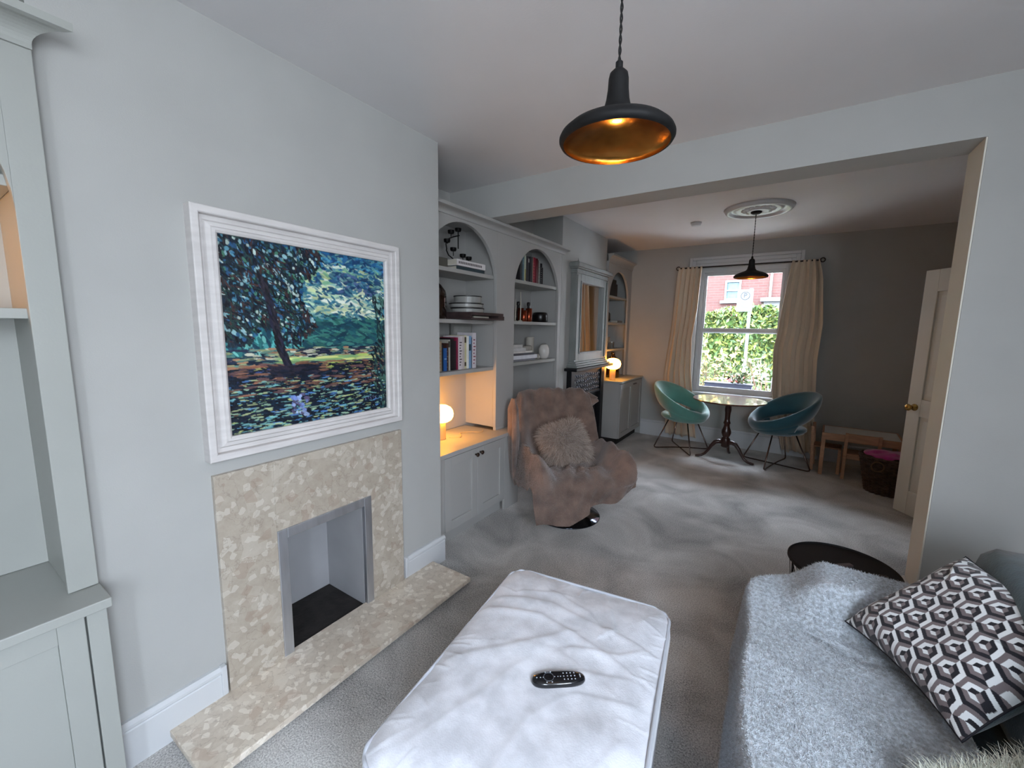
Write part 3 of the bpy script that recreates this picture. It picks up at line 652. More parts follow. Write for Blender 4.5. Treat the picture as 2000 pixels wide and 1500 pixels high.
# second shelf of the first bay
JUG = mat('dark_brown_glass', (30,17,12), .08, coat=.6, spec=.8)
def demijohn(x, y, z, r, h, label):
    p = thing('glass_demijohn', label, 'bottle', (x, y, z))
    MB().lathe([(r*.9,0),(r,.012),(r,h*.58),(r*.93,h*.66),(r*.62,h*.78),(r*.32,h*.86),(r*.27,h*.93)], (0,0,0), 36).build('body', JUG, p, smooth=True)
    MB().lathe([(r*.34,h*.93),(r*.36,h*.95),(r*.34,h),(r*.22,h),(r*.2,h*.95)], (0,0,0), 24).build('neck_ring', JUG, p, smooth=True)
    MB().tube([(r*.3*0, -r*.28, h*.91),(0,-r*.55,h*.93),(0,-r*.72,h*.86),(0,-r*.68,h*.77)], r*.08, 8).build('handle', JUG, p, smooth=True)
demijohn(-2.12, 2.205, 1.560, .085, .30, 'dark brown glass bottle on the middle shelf half hidden by the wall')
tag(MB().box(-2.20,-1.86,2.30,2.71,1.5605,1.572).mat(0).box(-2.20,-1.865,2.305,2.705,1.590,1.612).box(-2.2,-1.86,2.63,2.71,1.572,1.59).box(-2.2,-1.87,2.305,2.33,1.572,1.59).build('wooden_case', mat('dark_walnut_case', (58,46,46), .5, var=.2, vscale=20), bevel=.002), 'long dark flat wooden case jutting out past the middle shelf', 'case')
tag(MB().box(-2.17,-1.93,2.42,2.60,1.5725,1.586).build('booklet', PAGE), 'thin white booklet tucked inside the dark flat case', 'booklet')
ENAM = mat('grey_enamel', (150,150,146), .35); RIM = mat('black_enamel_rim', (22,22,24), .4)
zz = 1.6125
for i, (r, h, dy) in enumerate(((.125,.036,0),(.128,.034,-.012),(.105,.055,.004))):
    p = thing('enamel_tin', ('wide grey enamel tin with black rim, lowest of the stack of three','wide grey enamel tin with black rim, middle of the stack of three','smaller taller enamel tin with handles on top of the stack')[i], 'tin', (-2.06, 2.50+dy, zz), 0, 'stacked enamel tins')
    MB().lathe([(r*.94,0),(r,.004),(r,h-.008),(r*.97,h-.005)], (0,0,0), 40).build('body', ENAM, p, smooth=False)
    MB().lathe([(r+.001,h-.008),(r+.004,h-.006),(r+.004,h-.001),(r*.9,h),(.001,h)], (0,0,0), 40, caps=False).build('rim', RIM, p)
    if i == 2:
        MB().tube([(r*.2,r*.98,h*.7),(r*.2,r*1.15,h*.6),(-r*.1,r*1.15,h*.55),(-r*.2,r*.98,h*.6)], .005, 8).build('handle', RIM, p, smooth=True)
    zz += h+.0005
# second bay, middle shelf: copper mugs, pestles, kettle
COP = mat('copper_cup', (150,72,48), .3, .9, var=.25, vscale=12)
names = ('first copper beaker from the left on the second bay middle shelf','second copper beaker from the left beside the dark pepper mill','third copper beaker from the left in the second bay','fourth copper beaker from the left, next to the black kettle')
for i, (y, x, h) in enumerate(((3.27,-2.03,.10),(3.33,-2.10,.125),(3.41,-2.06,.125),(3.475,-2.10,.12))):
    o = MB().lathe([(.024,0),(.028,.004),(.031,h),(.029,h),(.026,.006),(.001,.005)], (0,0,0), 24, caps=False).build('copper_beaker', COP, smooth=True, loc=(x, y, 1.5645)); tag(o, names[i], 'beaker', 'copper beakers in the second bay')
for i, (y, h) in enumerate(((3.365,.19),(3.55,.195))):
    o = MB().lathe([(.018,0),(.02,.01),(.014,.05),(.017,.09),(.012,h-.04),(.018,h-.03),(.017,h-.005),(.004,h)], (0,0,0), 20).build('pepper_mill', mat('black_wood', (24,20,20), .4), smooth=True, loc=(-2.15, y, 1.5645))
    tag(o, ('dark slim pepper mill behind the copper beakers','dark slim pepper mill right beside the black kettle')[i], 'pepper mill', 'pepper mills in the second bay')
for i, (y, h) in enumerate(((3.195,.26),(3.235,.20))):
    o = MB().tube([(0,0,0),(0.002,.004,h*.5),(0,.002,h)], [.006,.004,.003], 10).lathe([(.02,0),(.02,.006),(.005,.012)], (0,0,0), 16).build('candle_stick', mat('pale_taper', (190,184,170), .4), smooth=True, loc=(-2.02+.02*i-.1*i, y, 1.5645))
    tag(o, ('tallest thin pale candle stick at the left of the middle shelf','shorter thin pale candle stick beside the first copper beaker')[i], 'candle stick', 'pale candle sticks in the second bay')
p = thing('black_kettle', 'low black metal kettle on the middle shelf of the second bay', 'kettle', (-2.09, 3.68, 1.5645))
MB().lathe([(.07,0),(.078,.01),(.078,.07),(.07,.095),(.05,.10)], (0,0,0), 32).build('body', mat('black_kettle_paint', (16,14,15), .3), p, smooth=True)
MB().tube([(0,.07,.085),(0,.10,.085),(0,.125,.065),(0,.12,.03),(0,.08,.02)], .008, 8).build('handle', BLACK, p, smooth=True)
# second bay, low shelf
sp = [(3.10,.44,.205,(120,122,128),'slate-grey'),(3.09,.40,.20,(196,198,204),'white thick'),(3.08,.355,.195,(90,92,100),'dark grey'),(3.07,.30,.19,(200,198,196),'pale'),(3.06,.22,.185,(190,190,188),'light'),(3.05,.18,.18,(180,180,180),'small light')]
zz = 1.2025
hts = (.012,.036,.022,.02,.032,.03); wds = (.42,.44,.38,.33,.20,.14)
for i in range(6):
    h = (.016,.034,.02,.018,.03,.03)[i]; ye = (3.50,3.545,3.50,3.47,3.36,3.31)[i]; c = ((120,122,130),(214,216,222),(70,72,80),(206,204,200),(196,196,194),(186,186,184))[i]
    wd = ('thin grey','thick white','dark grey','cream','pale grey','small light grey')[i]
    tag(lying(-2.22+.01*i, -2.03-.006*i, 3.05+.004*i, ye, zz, zz+h, c), '%s book in the low shelf pile, %s' % (wd, ('lowest of the pile','second from below','third from below','fourth from below','second from the top','topmost')[i]), 'book', 'book pile on the low shelf of the second bay'); zz += h+.0005
STONE = mat('taupe_stoneware', (150,143,134), .5, var=.06, vscale=10)
o = MB().lathe([(.052,0),(.055,.004),(.055,.125),(.05,.13)], (0,0,0), 32).build('stoneware_pot', STONE, loc=(-2.15, 3.525, 1.2025)); tag(o, 'squat grey stoneware pot behind the book pile', 'pot')
o = MB().lathe([(.038,0),(.04,.004),(.042,.21),(.036,.215),(.034,.2)], (0,0,0), 32).build('stoneware_vase', mat('pale_stoneware', (176,170,160), .5), loc=(-2.19, 3.66, 1.2025)); tag(o, 'tall pale cylindrical vase on the low shelf behind the pot', 'vase')
o = MB().lathe([(.032,0),(.046,.02),(.055,.06),(.053,.10),(.04,.135),(.022,.15),(.02,.147)], (0,0,0), 36).build('stoneware_vase', mat('white_ceramic', (200,196,190), .2), smooth=True, loc=(-2.04, 3.685, 1.2025)); tag(o, 'glossy off-white egg-shaped vase at the right of the low shelf', 'vase')
o = MB().lathe([(.014,0),(.022,.012),(.018,.03),(.009,.04),(.012,.05)], (0,0,0), 20).build('bud_vase', STONE, smooth=True, loc=(-2.05, 3.59, 1.2025)); tag(o, 'tiny grey bud vase between the books and the egg-shaped vase', 'vase')
# far bookcase things
o = MB().lathe([(.03,0),(.075,.03),(.07,.12),(.035,.16),(.04,.22),(.03,.23)], (0,0,0), 28).build('dark_vase', JUG, smooth=True, loc=(-2.12, 5.55, 1.6015)); tag(o, 'dark round-bellied vase on the middle shelf of the far bookcase', 'vase')
tag(MB().box(-2.18,-2.0,5.32,5.60,1.9485,2.17).build('picture_book', book_mat((24,24,26)), bevel=.003), 'big dark book standing under the far arch', 'book')
tag(MB().box(-2.2,-2.01,5.61,5.68,1.9485,2.12).build('dark_book', book_mat((36,34,36))), 'narrow charcoal book standing right of the big dark one under the far arch', 'book')
tag(lying(-2.2,-2.0,5.42,5.78,1.6015,1.6,(120,120,118)) if False else lying(-2.08,-1.98,5.66,5.86,1.6015,1.632,(120,118,114)), 'grey book lying beside the dark vase on the far middle shelf', 'book')
GL = mat('clear_glassware', (210,214,214), .05, trans=.9)
for i, (y, h) in enumerate(((5.42,.13),(5.50,.16),(5.68,.09))):
    o = MB().lathe([(.028,0),(.03,.003),(.006,.01),(.006,h*.45),(.028,h*.6),(.03,h)] if i < 2 else [(.026,0),(.028,.004),(.03,h)], (0,0,0), 20, caps=False).build('drinking_glass', GL, smooth=True, loc=(-2.05, y, 1.2455))
    tag(o, ('shorter stemmed glass at the left of the far low shelf','taller stemmed glass in the middle of the far low shelf','stemless tumbler at the right of the far low shelf')[i], 'glass', 'glassware on the far bookcase')
demijohn(-1.98, 5.55, .851, .095, .345, 'dark brown glass jug with a ring handle beside the second glowing lamp')
demijohn(-2.15, 5.42, .851, .085, .33, 'darker jug half hidden behind the second glowing lamp')

# ------------------------------------------------------------------ mirror and iron fireplace on the far breast
def mirror():
    p = thing('wall_mirror', 'tall grey-painted mirror with heavy cornice standing on the dark mantel', 'mirror', (0,0,0))
    G = mat('grey_green_paint', (128,132,130), .45, var=.08, vscale=14, stretch=(1,1,.3)); x0, x1 = XB2+.001, XB2+.07
    b = MB().box(x0,x1,4.09,4.20,1.15,2.09).box(x0,x1,4.86,4.97,1.15,2.09).box(x0,x1,4.20,4.86,1.15,1.24).box(x0,x1,4.20,4.86,2.01,2.09)
    b.box(x1,x1+.014,4.09,4.12,1.17,2.07).box(x1,x1+.014,4.94,4.97,1.17,2.07).box(x1-.03,x1+.012,4.195,4.21,1.235,2.015).box(x1-.03,x1+.012,4.85,4.865,1.235,2.015).box(x1-.03,x1+.012,4.21,4.85,1.235,1.25).box(x1-.03,x1+.012,4.21,4.85,2.0,2.015)
    b.build('frame', G, p, bevel=.003)
    b = MB().box(x0,x1+.012,4.075,4.985,2.09,2.105).box(x0,x1+.004,4.085,4.975,2.105,2.135).box(x0,x1+.03,4.055,5.005,2.135,2.150).box(x0,x1+.045,4.035,5.03,2.15,2.19).box(x0,x1+.03,4.05,5.01,2.19,2.2)
    b.build('cornice', G, p, bevel=.006)
    b = MB().box(x0,x1+.02,4.08,4.98,1.13,1.15).box(x0,x1+.035,4.065,4.995,1.107,1.13).box(x0,x1+.06,4.04,5.02,1.088,1.107); b.build('base_moulding', G, p, bevel=.006)
    for y in (4.11, 4.93): MB().lathe([(.006,0),(.008,.01),(.003,.02),(.001,.04)], (x1,y,2.2), 12).build('finial', G, p)
    MB().box(x1-.028,x1-.024,4.205,4.855,1.245,2.005).build('mirror_glass', mat('mirror_silver', (225,225,225), .02, 1), p)
mirror()
def iron_fire():
    p = thing('cast_iron_fireplace', 'black cast iron fireplace with floral relief below the tall mirror', 'fireplace', (0,0,0))
    K = mat('cast_iron', (30,31,34), .4, .5); x = XB2
    b = MB().box(x+.001,x+.15,3.99,5.09,1.055,1.086); b.build('mantelshelf', K, p, bevel=.006)
    b = MB().box(x+.001,x+.06,4.06,4.15,0,1.055).box(x+.001,x+.06,4.93,5.02,0,1.055).box(x+.001,x+.035,4.15,4.93,.76,1.055).box(x+.001,x+.05,4.15,4.93,1.02,1.055).box(x+.001,x+.05,4.15,4.93,.74,.77).box(x+.001,x+.01,4.15,4.93,0,.74)
    b.build('surround', K, p, bevel=.004)
    b = MB(); R = random.Random(3)
    for i in range(13):
        for j in range(4):
            y = 4.19+.058*i; z = .80+.058*j
            b.sphere((x+.038,y,z), .010, .016, .012, 8, 6)
            pts = [(x+.038, y+.024*math.cos(t*.5+i+j)*t/9, z+.024*math.sin(t*.5+i+j)*t/9) for t in range(3,12)]; b.tube(pts, .004, 5)
    b.build('floral_relief', mat('worn_iron', (96,100,108), .35, .7), p, smooth=True)
iron_fire()
# ------------------------------------------------------------------ strands of pile / fur
def fur(name, P, Nn, L, mat_, parent=None, wid=.0011, curl=.5, droop=.3, seg=3, bias=None, seed=1, cols=None):
    """thin tapered ribbons rooted at P (n,3) along normals Nn"""
    R = np.random.RandomState(seed); n = len(P)
    d = Nn + R.normal(0, curl, (n,3)); 
    if bias is not None: d += bias
    d /= np.linalg.norm(d, axis=1)[:,None]
    l = L*R.uniform(.6,1.25,n)[:,None]
    side = np.cross(d, R.normal(0,1,(n,3))); side /= np.linalg.norm(side, axis=1)[:,None]
    bend = np.cross(d, side)*R.normal(0,.35,(n,1)) + np.array([0,0,-1.])*droop
    V = []; 
    for k in range(seg+1):
        t = k/seg; c = P + d*l*t + bend*l*t*t; w = wid*(1-.85*t)
        V.append(c-side*w); V.append(c+side*w)
    V = np.stack(V, 1).reshape(-1,3); F = []
    base = np.arange(n)[:,None]*(2*(seg+1))
    for k in range(seg): F.append(base+np.array([[2*k,2*k+1,2*k+3,2*k+2]]))
    F = np.concatenate(F, 0)
    C = None
    if cols is not None: C = np.repeat(cols, 2*(seg+1), axis=0)
    return npmesh(name, V, F, mat_, parent, True, C)

def surf_samples(V, F, n, seed=0):
    R = np.random.RandomState(seed); A, B, Cc, D = (V[F[:,i]] for i in range(4))
    N1 = np.cross(B-A, D-A); ar = np.linalg.norm(np.cross(Cc-A, D-B), axis=1); i = R.choice(len(F), n, p=ar/ar.sum())
    s, t = R.rand(n,1), R.rand(n,1); P = (A[i]*(1-s)+B[i]*s)*(1-t)+(D[i]*(1-s)+Cc[i]*s)*t
    N = np.cross(B[i]-A[i], D[i]-A[i]); N /= (np.linalg.norm(N, axis=1)[:,None]+1e-9); return P, N

def smooth2(Z, k):
    for _ in range(k):
        Z = np.pad(Z, 1, mode='edge'); Z = (Z[1:-1,1:-1]*4+Z[:-2,1:-1]*2+Z[2:,1:-1]*2+Z[1:-1,:-2]*2+Z[1:-1,2:]*2+Z[:-2,:-2]+Z[:-2,2:]+Z[2:,:-2]+Z[2:,2:])/16
    return Z
def vnoise(X, Y, s, seed):
    R = np.random.RandomState(seed); G = R.rand(64,64); x = X*s; y = Y*s; xi = np.floor(x).astype(int); yi = np.floor(y).astype(int); fx = x-xi; fy = y-yi
    fx = fx*fx*(3-2*fx); fy = fy*fy*(3-2*fy); g = lambda a,b: G[a%64,b%64]
    return (g(xi,yi)*(1-fx)+g(xi+1,yi)*fx)*(1-fy)+(g(xi,yi+1)*(1-fx)+g(xi+1,yi+1)*fx)*fy - .5
def crease(X, Y, pts, w, h):
    """ridge fold running along a polyline, one side soft and one sharp"""
    Z = np.zeros_like(X)
    for (x0,y0),(x1,y1) in zip(pts[:-1], pts[1:]):
        dx, dy = x1-x0, y1-y0; L2 = dx*dx+dy*dy; t = np.clip(((X-x0)*dx+(Y-y0)*dy)/L2, 0, 1)
        s = ((X-x0)*dy-(Y-y0)*dx)/math.sqrt(L2); d = np.hypot(X-x0-t*dx, Y-y0-t*dy)
        ww = np.where(s > 0, w, w*.45); Z = np.maximum(Z, h*np.exp(-(d/ww)**2))
    return Z

# ------------------------------------------------------------------ ottoman
def ottoman():
    cx, cy, rz = -.548, 1.055, math.radians(-7.5)          # turned a little
    L, Wd, H = .95, .66, .425
    p = thing('ottoman', 'large pale grey velvet footstool with piped edges in the foreground', 'footstool', (cx, cy, 0), -rz)
    VEL = mat('pale_grey_velvet', (200,202,208), .8, var=.17, vscale=13, bump=.15, bscale=220, sheen=.35, detail=8)
    def rrect(n, hx, hy, r):
        P = []
        for q, (sx, sy) in enumerate(((1,1),(-1,1),(-1,-1),(1,-1))):
            for k in range(n):
                a = pi/2*(q + k/(n-1)); P.append((sx*(hx-r)+r*math.cos(a), sy*(hy-r)+r*math.sin(a)))
        return P
    # mattress-like top: grid mapped from square to rounded rectangle
    n, m2 = 150, 200
    U, V = np.meshgrid(np.linspace(-1,1,n), np.linspace(-1,1,m2), indexing='ij')
    hx, hy, r = Wd/2, L/2, .07
    def sq(U, V):   # pull the corners of the square in to round them
        X, Y = U*hx, V*hy; ax, ay = np.abs(X)-(hx-r), np.abs(Y)-(hy-r); mk = (ax > 0) & (ay > 0)
        mx = np.maximum(ax, ay); ln = np.hypot(ax, ay)+1e-9; k = np.where(mk, mx/ln, 1)
        return np.where(mk, np.sign(X)*(hx-r+ax*k), X), np.where(mk, np.sign(Y)*(hy-r+ay*k), Y)
    X, Y = sq(U, V)
    edge = np.maximum(np.abs(U), np.abs(V)); Z = H - .002 + .026*(1-edge**6) 
    Z += .010*vnoise(X, Y, 5, 1)+.007*vnoise(X, Y, 12, 2)
    rr = [([(-.30,-.12),(-.12,.02),(.02,.16)],.020,.011),([(-.30,.16),(-.10,.20),(.14,.13),(.26,.08)],.016,.012),([(-.28,.24),(-.08,.28),(.10,.24)],.014,.008),
          ([(.05,.10),(.20,.14),(.27,.20)],.012,.009),([(.12,.36),(.16,.25),(.13,.20)],.012,.010),([(.14,.24),(.31,.20)],.012,.009),([(-.1,.36),(.05,.30),(.14,.22)],.014,.008),
          ([(.10,.02),(.25,.06)],.012,.006),([(.12,-.06),(.28,-.02)],.012,.006),([(-.24,-.42),(-.14,-.22),(-.08,-.05)],.022,.006),([(.0,-.4),(.02,-.2),(.08,-.1)],.02,.005),
          ([(-.22,.30),(-.05,.37)],.012,.006),([(-.18,.02),(0,.07),(.2,.0)],.018,.006),([(.2,-.3),(.26,-.15)],.014,.005)]
    for c, w, h in rr: Z += crease(X, Y, c, w*1.7, h*.42)*(1-edge**10)
    # puckers along the rim
    R = np.random.RandomState(4)
    for _ in range(46):
        s = R.randint(4); t = R.uniform(-.9,.9); l = R.uniform(.03,.09); a = R.uniform(-.5,.5)
        if s == 0: q = [(hx*.99, t*hy),(hx-l, t*hy+a*l)]
        elif s == 1: q = [(-hx*.99, t*hy),(-hx+l, t*hy+a*l)]
        elif s == 2: q = [(t*hx, hy*.99),(t*hx+a*l, hy-l)]
        else: q = [(t*hx, -hy*.99),(t*hx+a*l, -hy+l)]
        Z += crease(X, Y, q, .006, R.uniform(.001,.0028))
    VV = np.stack([X.ravel(), Y.ravel(), Z.ravel()], 1); npmesh('cushion_top', VV, gridfaces(n, m2), VEL, p)
    # side panel with soft vertical folds
    per = rrect(30, hx, hy, r); per = np.array(per); N = len(per); zs = np.linspace(H-.004, .02, 14); rows = []
    for i, z in enumerate(zs):
        t = (H-z)/H; bul = .012*math.sin(pi*min(t*3,1)) if t < .33 else 0.0
        w = np.array([.006*math.sin(k*.9+3*math.sin(k*.31))*t for k in range(N)])+bul-.012*(t > .3)
        c = per/np.linalg.norm(per, axis=1)[:,None]; q = per + c*w[:,None]; rows.append([(a[0], a[1], z) for a in q])
    MB().grid(rows, closed_v=True).build('side_cover', VEL, p, smooth=True)
    PIP = mat('piping_cord', (176,180,188), .7, sheen=.3)
    zt = H-.002
    MB().tube([(a[0]*1.003, a[1]*1.003, zt+.004*math.sin(i*.5)*.6) for i, a in enumerate(per)], .0055, 8, closed=True).build('piping', PIP, p, smooth=True)
    MB().tube([(a[0]*.998, a[1]*.998, H-.125+.004*math.sin(i*.4)) for i, a in enumerate(per)], .0045, 8, closed=True).build('piping', PIP, p, smooth=True)
ottoman()
def remote():
    p = thing('remote_control', 'black oval remote control lying on the pale footstool', 'remote control', (-.487, 1.022, .442), math.radians(38), None)
    n = 40; O = []
    def out(s): return [(s*.078*math.cos(2*pi*k/n)*(1), s*.0235*math.sin(2*pi*k/n)*(1.0-.10*math.cos(2*pi*k/n))) for k in range(n)]
    def sup(a):   # superellipse outline
        return [(math.copysign(abs(math.cos(2*pi*k/n))**.75, math.cos(2*pi*k/n))*.082*a, math.copysign(abs(math.sin(2*pi*k/n))**.8, math.sin(2*pi*k/n))*.0255*a*(1-.06*math.cos(2*pi*k/n))) for k in range(n)]
    rows = []
    for a, z in ((.85,0),(.97,.003),(1,.009),(.985,.015),(.93,.019),(.7,.0205),(.3,.021),(.01,.021)): rows.append([(x,y,z) for x,y in sup(a)])
    G = mat('gloss_black_plastic', (14,15,20), .15, coat=.5)
    MB().grid(rows, closed_v=True).build('body', G, p, smooth=True)
    BT = mat('button_print', (170,176,186), .5)
    ring = MB().tube([(-.030+.015*math.cos(2*pi*k/28), .015*math.sin(2*pi*k/28), .0212) for k in range(28)], .0009, 6, closed=True)
    ring.build('dial', mat('dial_grey', (80,84,92), .3), p)
    for (x, y) in [(-.066,0),(-.055,0),(-.046,.0),(-.038,.018),(-.022,.018),(-.022,-.018),(-.012,0),(-.002,0),(.006,0),(-.038,-.018)]:
        MB().sphere((x,y,.0205), .0022, .0022, .0012, 8, 4).build('button', BT, p)
    for j in range(3):
        for i in range(4):
            MB().sphere((.016+.011*i, -.011+.011*j, .0205), .0022, .0028, .0012, 8, 4).build('button', BT, p)
    MB().box(.064,.067,-.006,.006,.0185,.0205).build('button', BT, p)
remote()

# ------------------------------------------------------------------ sofa, fleece throw, patterned cushion, sheepskin
TEAL = mat('dark_teal_velvet', (56,78,86), .85, var=.2, vscale=18, bump=.2, bscale=160, sheen=.3)
def softbox(b, x0, x1, y0, y1, z0, z1, r=.06, n=6, bulge=.0):
    """box with rounded edges as a superquadric-like shell"""
    cx, cy, cz = (x0+x1)/2, (y0+y1)/2, (z0+z1)/2; hx, hy, hz = (x1-x0)/2, (y1-y0)/2, (z1-z0)/2
    m_, k_ = 28, 40; P = []
    for i in range(m_+1):
        t = -pi/2+pi*i/m_; row = []
        for k in range(k_):
            a = 2*pi*k/k_; d = Vector((math.cos(t)*math.cos(a), math.cos(t)*math.sin(a), math.sin(t)))
            e = 7; s = (abs(d.x)**e+abs(d.y)**e+abs(d.z)**e)**(-1/e); q = d*s
            # q is on a superellipsoid unit cube; spread so that faces stay flat
            row.append((cx+hx*q.x*(1+bulge*(1-abs(q.y))*.5), cy+hy*q.y, cz+hz*q.z*(1+bulge*(1-q.x*q.x)*(1-q.y*q.y))))
        P.append(row)
    b.grid(P, closed_v=True); return b
def sofa():
    p = thing('sofa', 'dark teal velvet sofa at the right edge mostly under a fleece throw', 'sofa', (0,0,0))
    softbox(MB(), .0, .80, -.55, 1.80, .10, .415).build('seat', TEAL, p, smooth=True)
    softbox(MB(), .14, 1.05, 1.79, 1.975, .10, .535).build('arm', TEAL, p, smooth=True)
    softbox(MB(), .10, 1.05, -.78, -.52, .10, .57).build('arm', TEAL, p, smooth=True)
    softbox(MB(), .78, 1.08, -.50, 2.00, .12, .70).build('back', TEAL, p, smooth=True)
    b = MB(); softbox(b, 0.58, .92, .70, 2.02, .40, .825, bulge=.1); o = b.build('back_cushion', TEAL, p, smooth=True)
    b = MB(); softbox(b, 0.58, .92, -.52, .69, .40, .825, bulge=.1); b.build('back_cushion', TEAL, p, smooth=True)
    for x in (.08, .98):
        for y in (-.7, 1.9): MB().lathe([(.018,0),(.026,.11)], (x,y,0), 16).build('leg', DARKW, p)
sofa()
FLE = mat('grey_fleece', (202,210,218), .95, var=.30, vscale=95, bump=.9, bscale=300, sheen=.5)
def throw():
    x = np.linspace(-.16, .50, 150); y = np.linspace(.55, 2.12, 330); X, Y = np.meshgrid(x, y, indexing='ij')
    def sstep(t): t = np.clip(t,0,1); return t*t*(3-2*t)
    fx = -.085 + .12*np.clip(1.5-Y, 0, 1) + .012*np.sin(Y*9) + .10*np.exp(-((Y-2.0)/.08)**2)
    front = sstep((X-fx)/.05)
    seat = .468 + .015*np.sin(Y*3+1)*1 + .02*np.exp(-((X-.0)/.1)**2)*np.exp(-((Y-1.9)/.15)**2)
    seat -= .02*np.exp(-((X-.33)/.16)**2)
    end = sstep((2.03-Y+.0*X)/.05)
    armx = sstep((X-.04)/.17); army = sstep((Y-1.745+.03*np.sin(X*8))/.10)
    arm = (.600-seat)*armx*army
    Z = (seat+arm)*front*end + (1-front*end)*.12
    Z += .010*vnoise(X, Y, 6, 9)+.006*vnoise(X, Y, 15, 5)
    Z += crease(X, Y, [(.09,1.80),(.16,1.70),(.3,1.66),(.46,1.70)], .022, .012)*-1
    Z += crease(X, Y, [(.0,1.5),(.16,1.42),(.36,1.2)], .05, .010)
    Z += crease(X, Y, [(.30,1.45),(.36,1.2),(.34,1.0)], .06, -.012)*1
    Z = smooth2(Z, 3)
    V = np.stack([X.ravel(), Y.ravel(), Z.ravel()], 1); F = gridfaces(150, 330)
    F = F[(Z.ravel()[F].mean(1) > .15)]                    # hem of the hanging part
    t = npmesh('fleece_throw', V, F, FLE, None)
    tag(t, 'light grey fleece throw spread over the sofa seat and arm', 'throw')
    P, N = surf_samples(V, F, 90000, 3); N[N[:,2] < 0] *= -1
    fo = fur('pile', P, N, .007, FLE, t, wid=.0011, curl=.7, droop=.1, seg=1, seed=4)
    return t
throw()
def hexcol(u, v):
    """interlocking cubes pattern in black, white and taupe; u,v in cell units"""
    # nearest hexagon centre (pointy top, unit circumradius)
    w = math.sqrt(3); best = None
    r = np.round(v/1.5); D = None
    for dr in (-1,0,1):
        rr = r+dr; off = np.where(np.mod(rr,2) == 0, 0, w/2); c = np.round((u-off)/w)
        for dc in (-1,0,1):
            cu = (c+dc)*w+off; cv = rr*1.5; d = (u-cu)**2+(v-cv)**2
            if D is None: D, CU, CV = d, cu, cv
            else: k = d < D; D = np.where(k,d,D); CU = np.where(k,cu,CU); CV = np.where(k,cv,CV)
    x, y = u-CU, v-CV
    hd = np.maximum(np.abs(x), np.abs(x)*.5+np.abs(y)*w/2)/(w/2)          # 0 centre .. 1 edge
    a = np.mod(np.arctan2(y, x)-pi/2, 2*pi); sec = np.floor(a/(2*pi/3)).astype(int)   # three faces of the cube
    a2 = np.mod(np.arctan2(y, x)-pi/2+pi/3, 2*pi); sec2 = np.floor(a2/(2*pi/3)).astype(int)
    idx = np.where(hd < .36, sec, np.where(hd < .68, (sec+1) % 3, (sec+2) % 3))
    return idx
def patterned_cushion():
    L = Vector((.262,1.765,.515)); B = Vector((.452,1.381,.515)); T = Vector((.550,1.888,.765)); R_ = B+T-L
    c = (L+B+T+R_)/4; eu = (B-L).normalized(); ev = (T-L).normalized(); ev = (ev-eu*ev.dot(eu)).normalized(); en = eu.cross(ev)
    if en.z < 0: en = -en
    s = .215; n = 330
    p = thing('patterned_cushion', 'square cushion with black, white and taupe cube pattern on the sofa', 'cushion', (0,0,0))
    U, V = np.meshgrid(np.linspace(-1,1,n), np.linspace(-1,1,n), indexing='ij')
    pin = 1-.10*(1-V**2)*np.abs(U)**3; pinv = 1-.10*(1-U**2)*np.abs(V)**3
    X, Y = U*s*pin, V*s*pinv
    th = .078*((1-U**4)*(1-V**4))**.6
    th = th + (.006*vnoise(X+1, Y+1, 14, 3)+.008*np.sin(U*3+V*4)*.6)*(1-U**8)*(1-V**8) + crease(X, Y, [(.05,.0),(.15,.02),(.20,.1)], .02, .008)+crease(X, Y, [(-.1,.1),(-.16,.17)], .012, .006)
    idx = hexcol(X/.036+.3, Y/.036+.2)
    pal = np.array([lin((14,14,26)), lin((228,232,234)), lin((116,106,108))]); C = pal[idx.ravel()]
    def emit(sign, name, m_, cols):
        P = np.array(c)[None,:] + X.ravel()[:,None]*np.array(eu) + Y.ravel()[:,None]*np.array(ev) + (sign*th).ravel()[:,None]*np.array(en)
        return npmesh(name, P, gridfaces(n,n)[:, ::sign], m_, p, True, cols)
    if eu.cross(ev).z < 0: sgn = -1
    emit(1, 'front_cover', vcol_mat('woven_cube_pattern', .8, .3, 500, .2), C)
    emit(-1, 'back_cover', TEAL, None)
    e = [];
    for k in range(160):
        q = 4*k/160; i = int(q); f_ = q-i
        u, v = ((-1+2*f_,-1),(1,-1+2*f_),(1-2*f_,1),(-1,1-2*f_))[i]
        pu = 1-.10*(1-v*v)*abs(u)**3; pv = 1-.10*(1-u*u)*abs(v)**3
        e.append(c+eu*(u*s*pu)+ev*(v*s*pv))
    MB().tube(e, .003, 6, closed=True).build('piping', mat('black_piping', (20,20,30), .7), p, smooth=True)
patterned_cushion()
def sheepskin():
    x = np.linspace(.335,.585,30); y = np.linspace(.78,1.225,40); X, Y = np.meshgrid(x, y, indexing='ij'); Y = Y+.8*(X-.36)
    Z = .507+.03*np.clip((X-.45)/.2,0,1)+.004*vnoise(X,Y,20,2)
    m_ = mat('cream_sheepskin', (226,228,214), .9, var=.05, sheen=.4)
    V = np.stack([X.ravel(),Y.ravel(),Z.ravel()],1); F = gridfaces(30,40); t = npmesh('sheepskin', V, F, m_); tag(t, 'cream long-haired sheepskin at the bottom right edge of the sofa', 'sheepskin')
    P, N = surf_samples(V, F, 9000, 5); N[:] = (0,0,1); fur('wool', P, N, .042, m_, t, wid=.0009, curl=.45, droop=.35, bias=np.array([-.2,.5,0]), seed=8)
sheepskin()

